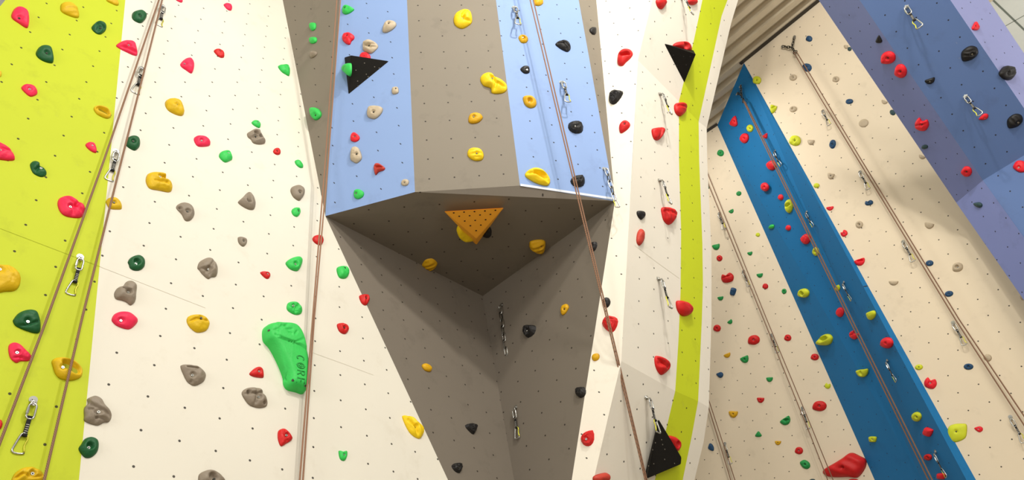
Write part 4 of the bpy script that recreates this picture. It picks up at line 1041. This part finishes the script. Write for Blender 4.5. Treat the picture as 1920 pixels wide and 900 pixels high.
def anchor(pl, legs, join_px, tail_px, label):
    n, _ = PL[pl]
    p, x, y, z = frame_on(pl, join_px); c = hit(pl, join_px, 0.05)
    e = frame_obj('chain_anchor', c, x, y, z)
    inv = e.matrix_world.inverted()
    def run(a, b, nm='chain_link'):
        a, b = inv @ Vector(a), inv @ Vector(b); d = b - a; k = max(2, int(round(d.length / 0.040)))
        q = d.normalized().to_track_quat('Z', 'Y')
        for i in range(k):
            o = inst(nm, MD['anchor_a' if i % 2 else 'anchor_b'], e); o.location = a + d * ((i + 0.5) / k); o.rotation_mode = 'QUATERNION'; o.rotation_quaternion = q
            o.scale = (1, 1, d.length / k / 0.040)
    for l in legs:
        run(hit(pl, l, 0.03), c); h = inst('hanger', MD['hanger'], e); h.location = inv @ Vector(hit(pl, l, 0.0))
    run(c, hit(pl, tail_px, 0.06), 'chain_link')
    t = inst('lower_ring', mesh_data('lower_ring', tube_data([(math.cos(a) * 0.028, 0, math.sin(a) * 0.028) for a in np.linspace(0, 2 * math.pi, 17)[:-1]], 0.006, 6, True), DSTEEL), e); t.location = inv @ Vector(hit(pl, tail_px, 0.06))
    tag(e, label, 'chain anchor')
anchor('C2', [(1489.5, 68.7), (1467, 87)], (1485, 89), (1491, 98), 'Y-shaped dark chain anchor high on the cream wall')
anchor('Dd', [(1389, 161), (1383, 175)], (1390, 178), (1394, 189), 'dark chain anchor high on the bright blue pillar')

# ------------------------------------------------------------------ ropes
def rope(label, strands, pl_lift, r, mat, top=None):
    """strands: lists of (plane, lift, px); the two strands of a rope meet at the top"""
    D = []
    for s in strands:
        P = [Vector(hit(pl, uv, lf)) for pl, lf, uv in s]
        a = P[0] + (P[0] - P[1]).normalized() * 0.0; P[0] = a
        dn = (P[-1] - P[-2]).normalized(); P.append(P[-1] + dn * ((P[-1].z - 0.02) / max(0.3, -dn.z)))
        pts = []
        for u, v in zip(P[:-1], P[1:]):
            k = max(1, int((v - u).length / 0.25)); pts += [u.lerp(v, i / k) for i in range(k)]
        pts.append(P[-1]); D.append(pts)
    V = join(*[tube_data(p, r, 8) for p in D]) if top is None else join(tube_data(D[0][::-1] + top + D[1], r, 8))
    c = Vector(V[0][0]); o = mesh_obj('climbing_rope', [Vector(v) - c for v in V[0]], V[1], mat, None, True); o.location = c
    tag(o, label, 'rope')
    return o
def S(pl, lift, *pts): return [(pl, lift, p) for p in pts]
rope('brown climbing rope hanging across the lime wall', [S('LW', .05, (317, -60), (298, 0), (195, 300), (87, 600), (0, 830)), S('LW', .05, (320, -60), (304, 0), (228, 300), (153, 600), (83, 900))], 0, 0.0062, ROPE, [])
rope('brown climbing rope hanging past the blue panel with the black volume', [[('BL', .16, (636, -60)), ('BL', .15, (631.5, 0)), ('BL', .12, (610, 300)), ('LW', .10, (586, 600)), ('LW', .06, (562, 900))], [('BL', .16, (643, -60)), ('BL', .15, (638.5, 0)), ('BL', .12, (615.5, 300)), ('LW', .10, (589, 600)), ('LW', .06, (568, 900))]], 0, 0.0058, ROPE2, [])
rope('brown climbing rope hanging past the blue panel with the chain', [[('BR', .22, (980, -60)), ('BR', .22, (994, 0)), ('BR', .22, (1066, 300)), ('A', .14, (1138, 600)), ('Bl', .12, (1207, 888))], [('BR', .22, (987, -60)), ('BR', .22, (1000, 0)), ('BR', .22, (1070.5, 300)), ('A', .14, (1141.5, 600)), ('Bl', .12, (1210, 888))]], 0, 0.0058, ROPE2, [])
rope('brown climbing rope on the cream wall before the blue pillar, longer one', [S('C1', .08, (1312, 290), (1328, 328), (1438, 600)) + S('C1', .2, (1520, 797), (1562, 900)), S('C1', .08, (1306, 290), (1328, 345), (1432, 600)) + S('C1', .2, (1520, 817), (1552, 900))], 0, 0.0062, ROPE, [])
rope('brown climbing rope low beside the white rim on the cream wall', [S('C1', .08, (1198, 350), (1328, 747), (1378, 900)), S('C1', .08, (1197, 352), (1328, 762), (1370, 900))], 0, 0.0062, ROPE, [])
rope('brown climbing rope hanging down the bright blue pillar', [S('Dd', .09, (1394, 189), (1447, 300), (1518.5, 447), (1593, 600), (1741, 900)), S('Dd', .09, (1397, 191), (1451, 300), (1523, 447), (1598, 600), (1748, 900))], 0, 0.0085, ROPE, [])
rope('brown climbing rope on the cream wall past the blue pillar', [S('C2', .08, (1488, 98), (1542, 190), (1609, 300), (1792, 600), (1920, 797)), S('C2', .08, (1494, 98), (1549, 190), (1615, 300), (1799, 600), (1920, 780))], 0, 0.0066, ROPE, [])

# ------------------------------------------------------------------ light
w = bpy.data.worlds.new('hall_light'); sc.world = w; w.use_nodes = True
bg = w.node_tree.nodes['Background']; bg.inputs[0].default_value = (1.0, 0.955, 0.89, 1); bg.inputs[1].default_value = 0.48
def area(name, loc, aim, size, power, col=(1, 0.95, 0.87)):
    l = bpy.data.lights.new(name, 'AREA'); l.shape = 'DISK'; l.size = size; l.energy = power; l.color = col
    o = bpy.data.objects.new(name, l); COL.objects.link(o); o.location = loc
    o.rotation_euler = (Vector(aim) - Vector(loc)).to_track_quat('-Z', 'Y').to_euler(); return o
area('hall_lamp_and_fill', (2.3, 0.6, 9.2), (-0.4, 4.4, 5.0), 0.35, 190)
area('hall_lamp_and_fill', (0.2, -2.5, 9.0), (-1.2, 4.0, 4.0), 0.9, 130)
area('hall_lamp_and_fill', (3.0, -1.5, 8.6), (4.6, 8.0, 4.0), 0.8, 130)
area('added_soft_fill', (4.5, -5.5, 3.6), (0.6, 5.0, 3.6), 4.0, 255, (1, 0.94, 0.86))  # added soft fill, unseen, brightens the faceted white wall from front right
area('added_soft_fill', (-4.0, -3.0, 4.0), (4.6, 6.0, 5.5), 3.0, 130, (1, 0.96, 0.92))  # added soft fill from the left, unseen, brightens the purple-blue face
area('added_ceiling_fill', (9.0, 4.0, 5.0), (8.5, 5.0, 9.9), 1.5, 160)  # added upward fill, no such fitting seen, lightens the ceiling
area('hall_lamp_and_fill', (2.4, 6.6, 9.3), (2.9, 9.0, 4.0), 0.5, 45)  # added fill hidden behind the white wall, brightens the cream wall
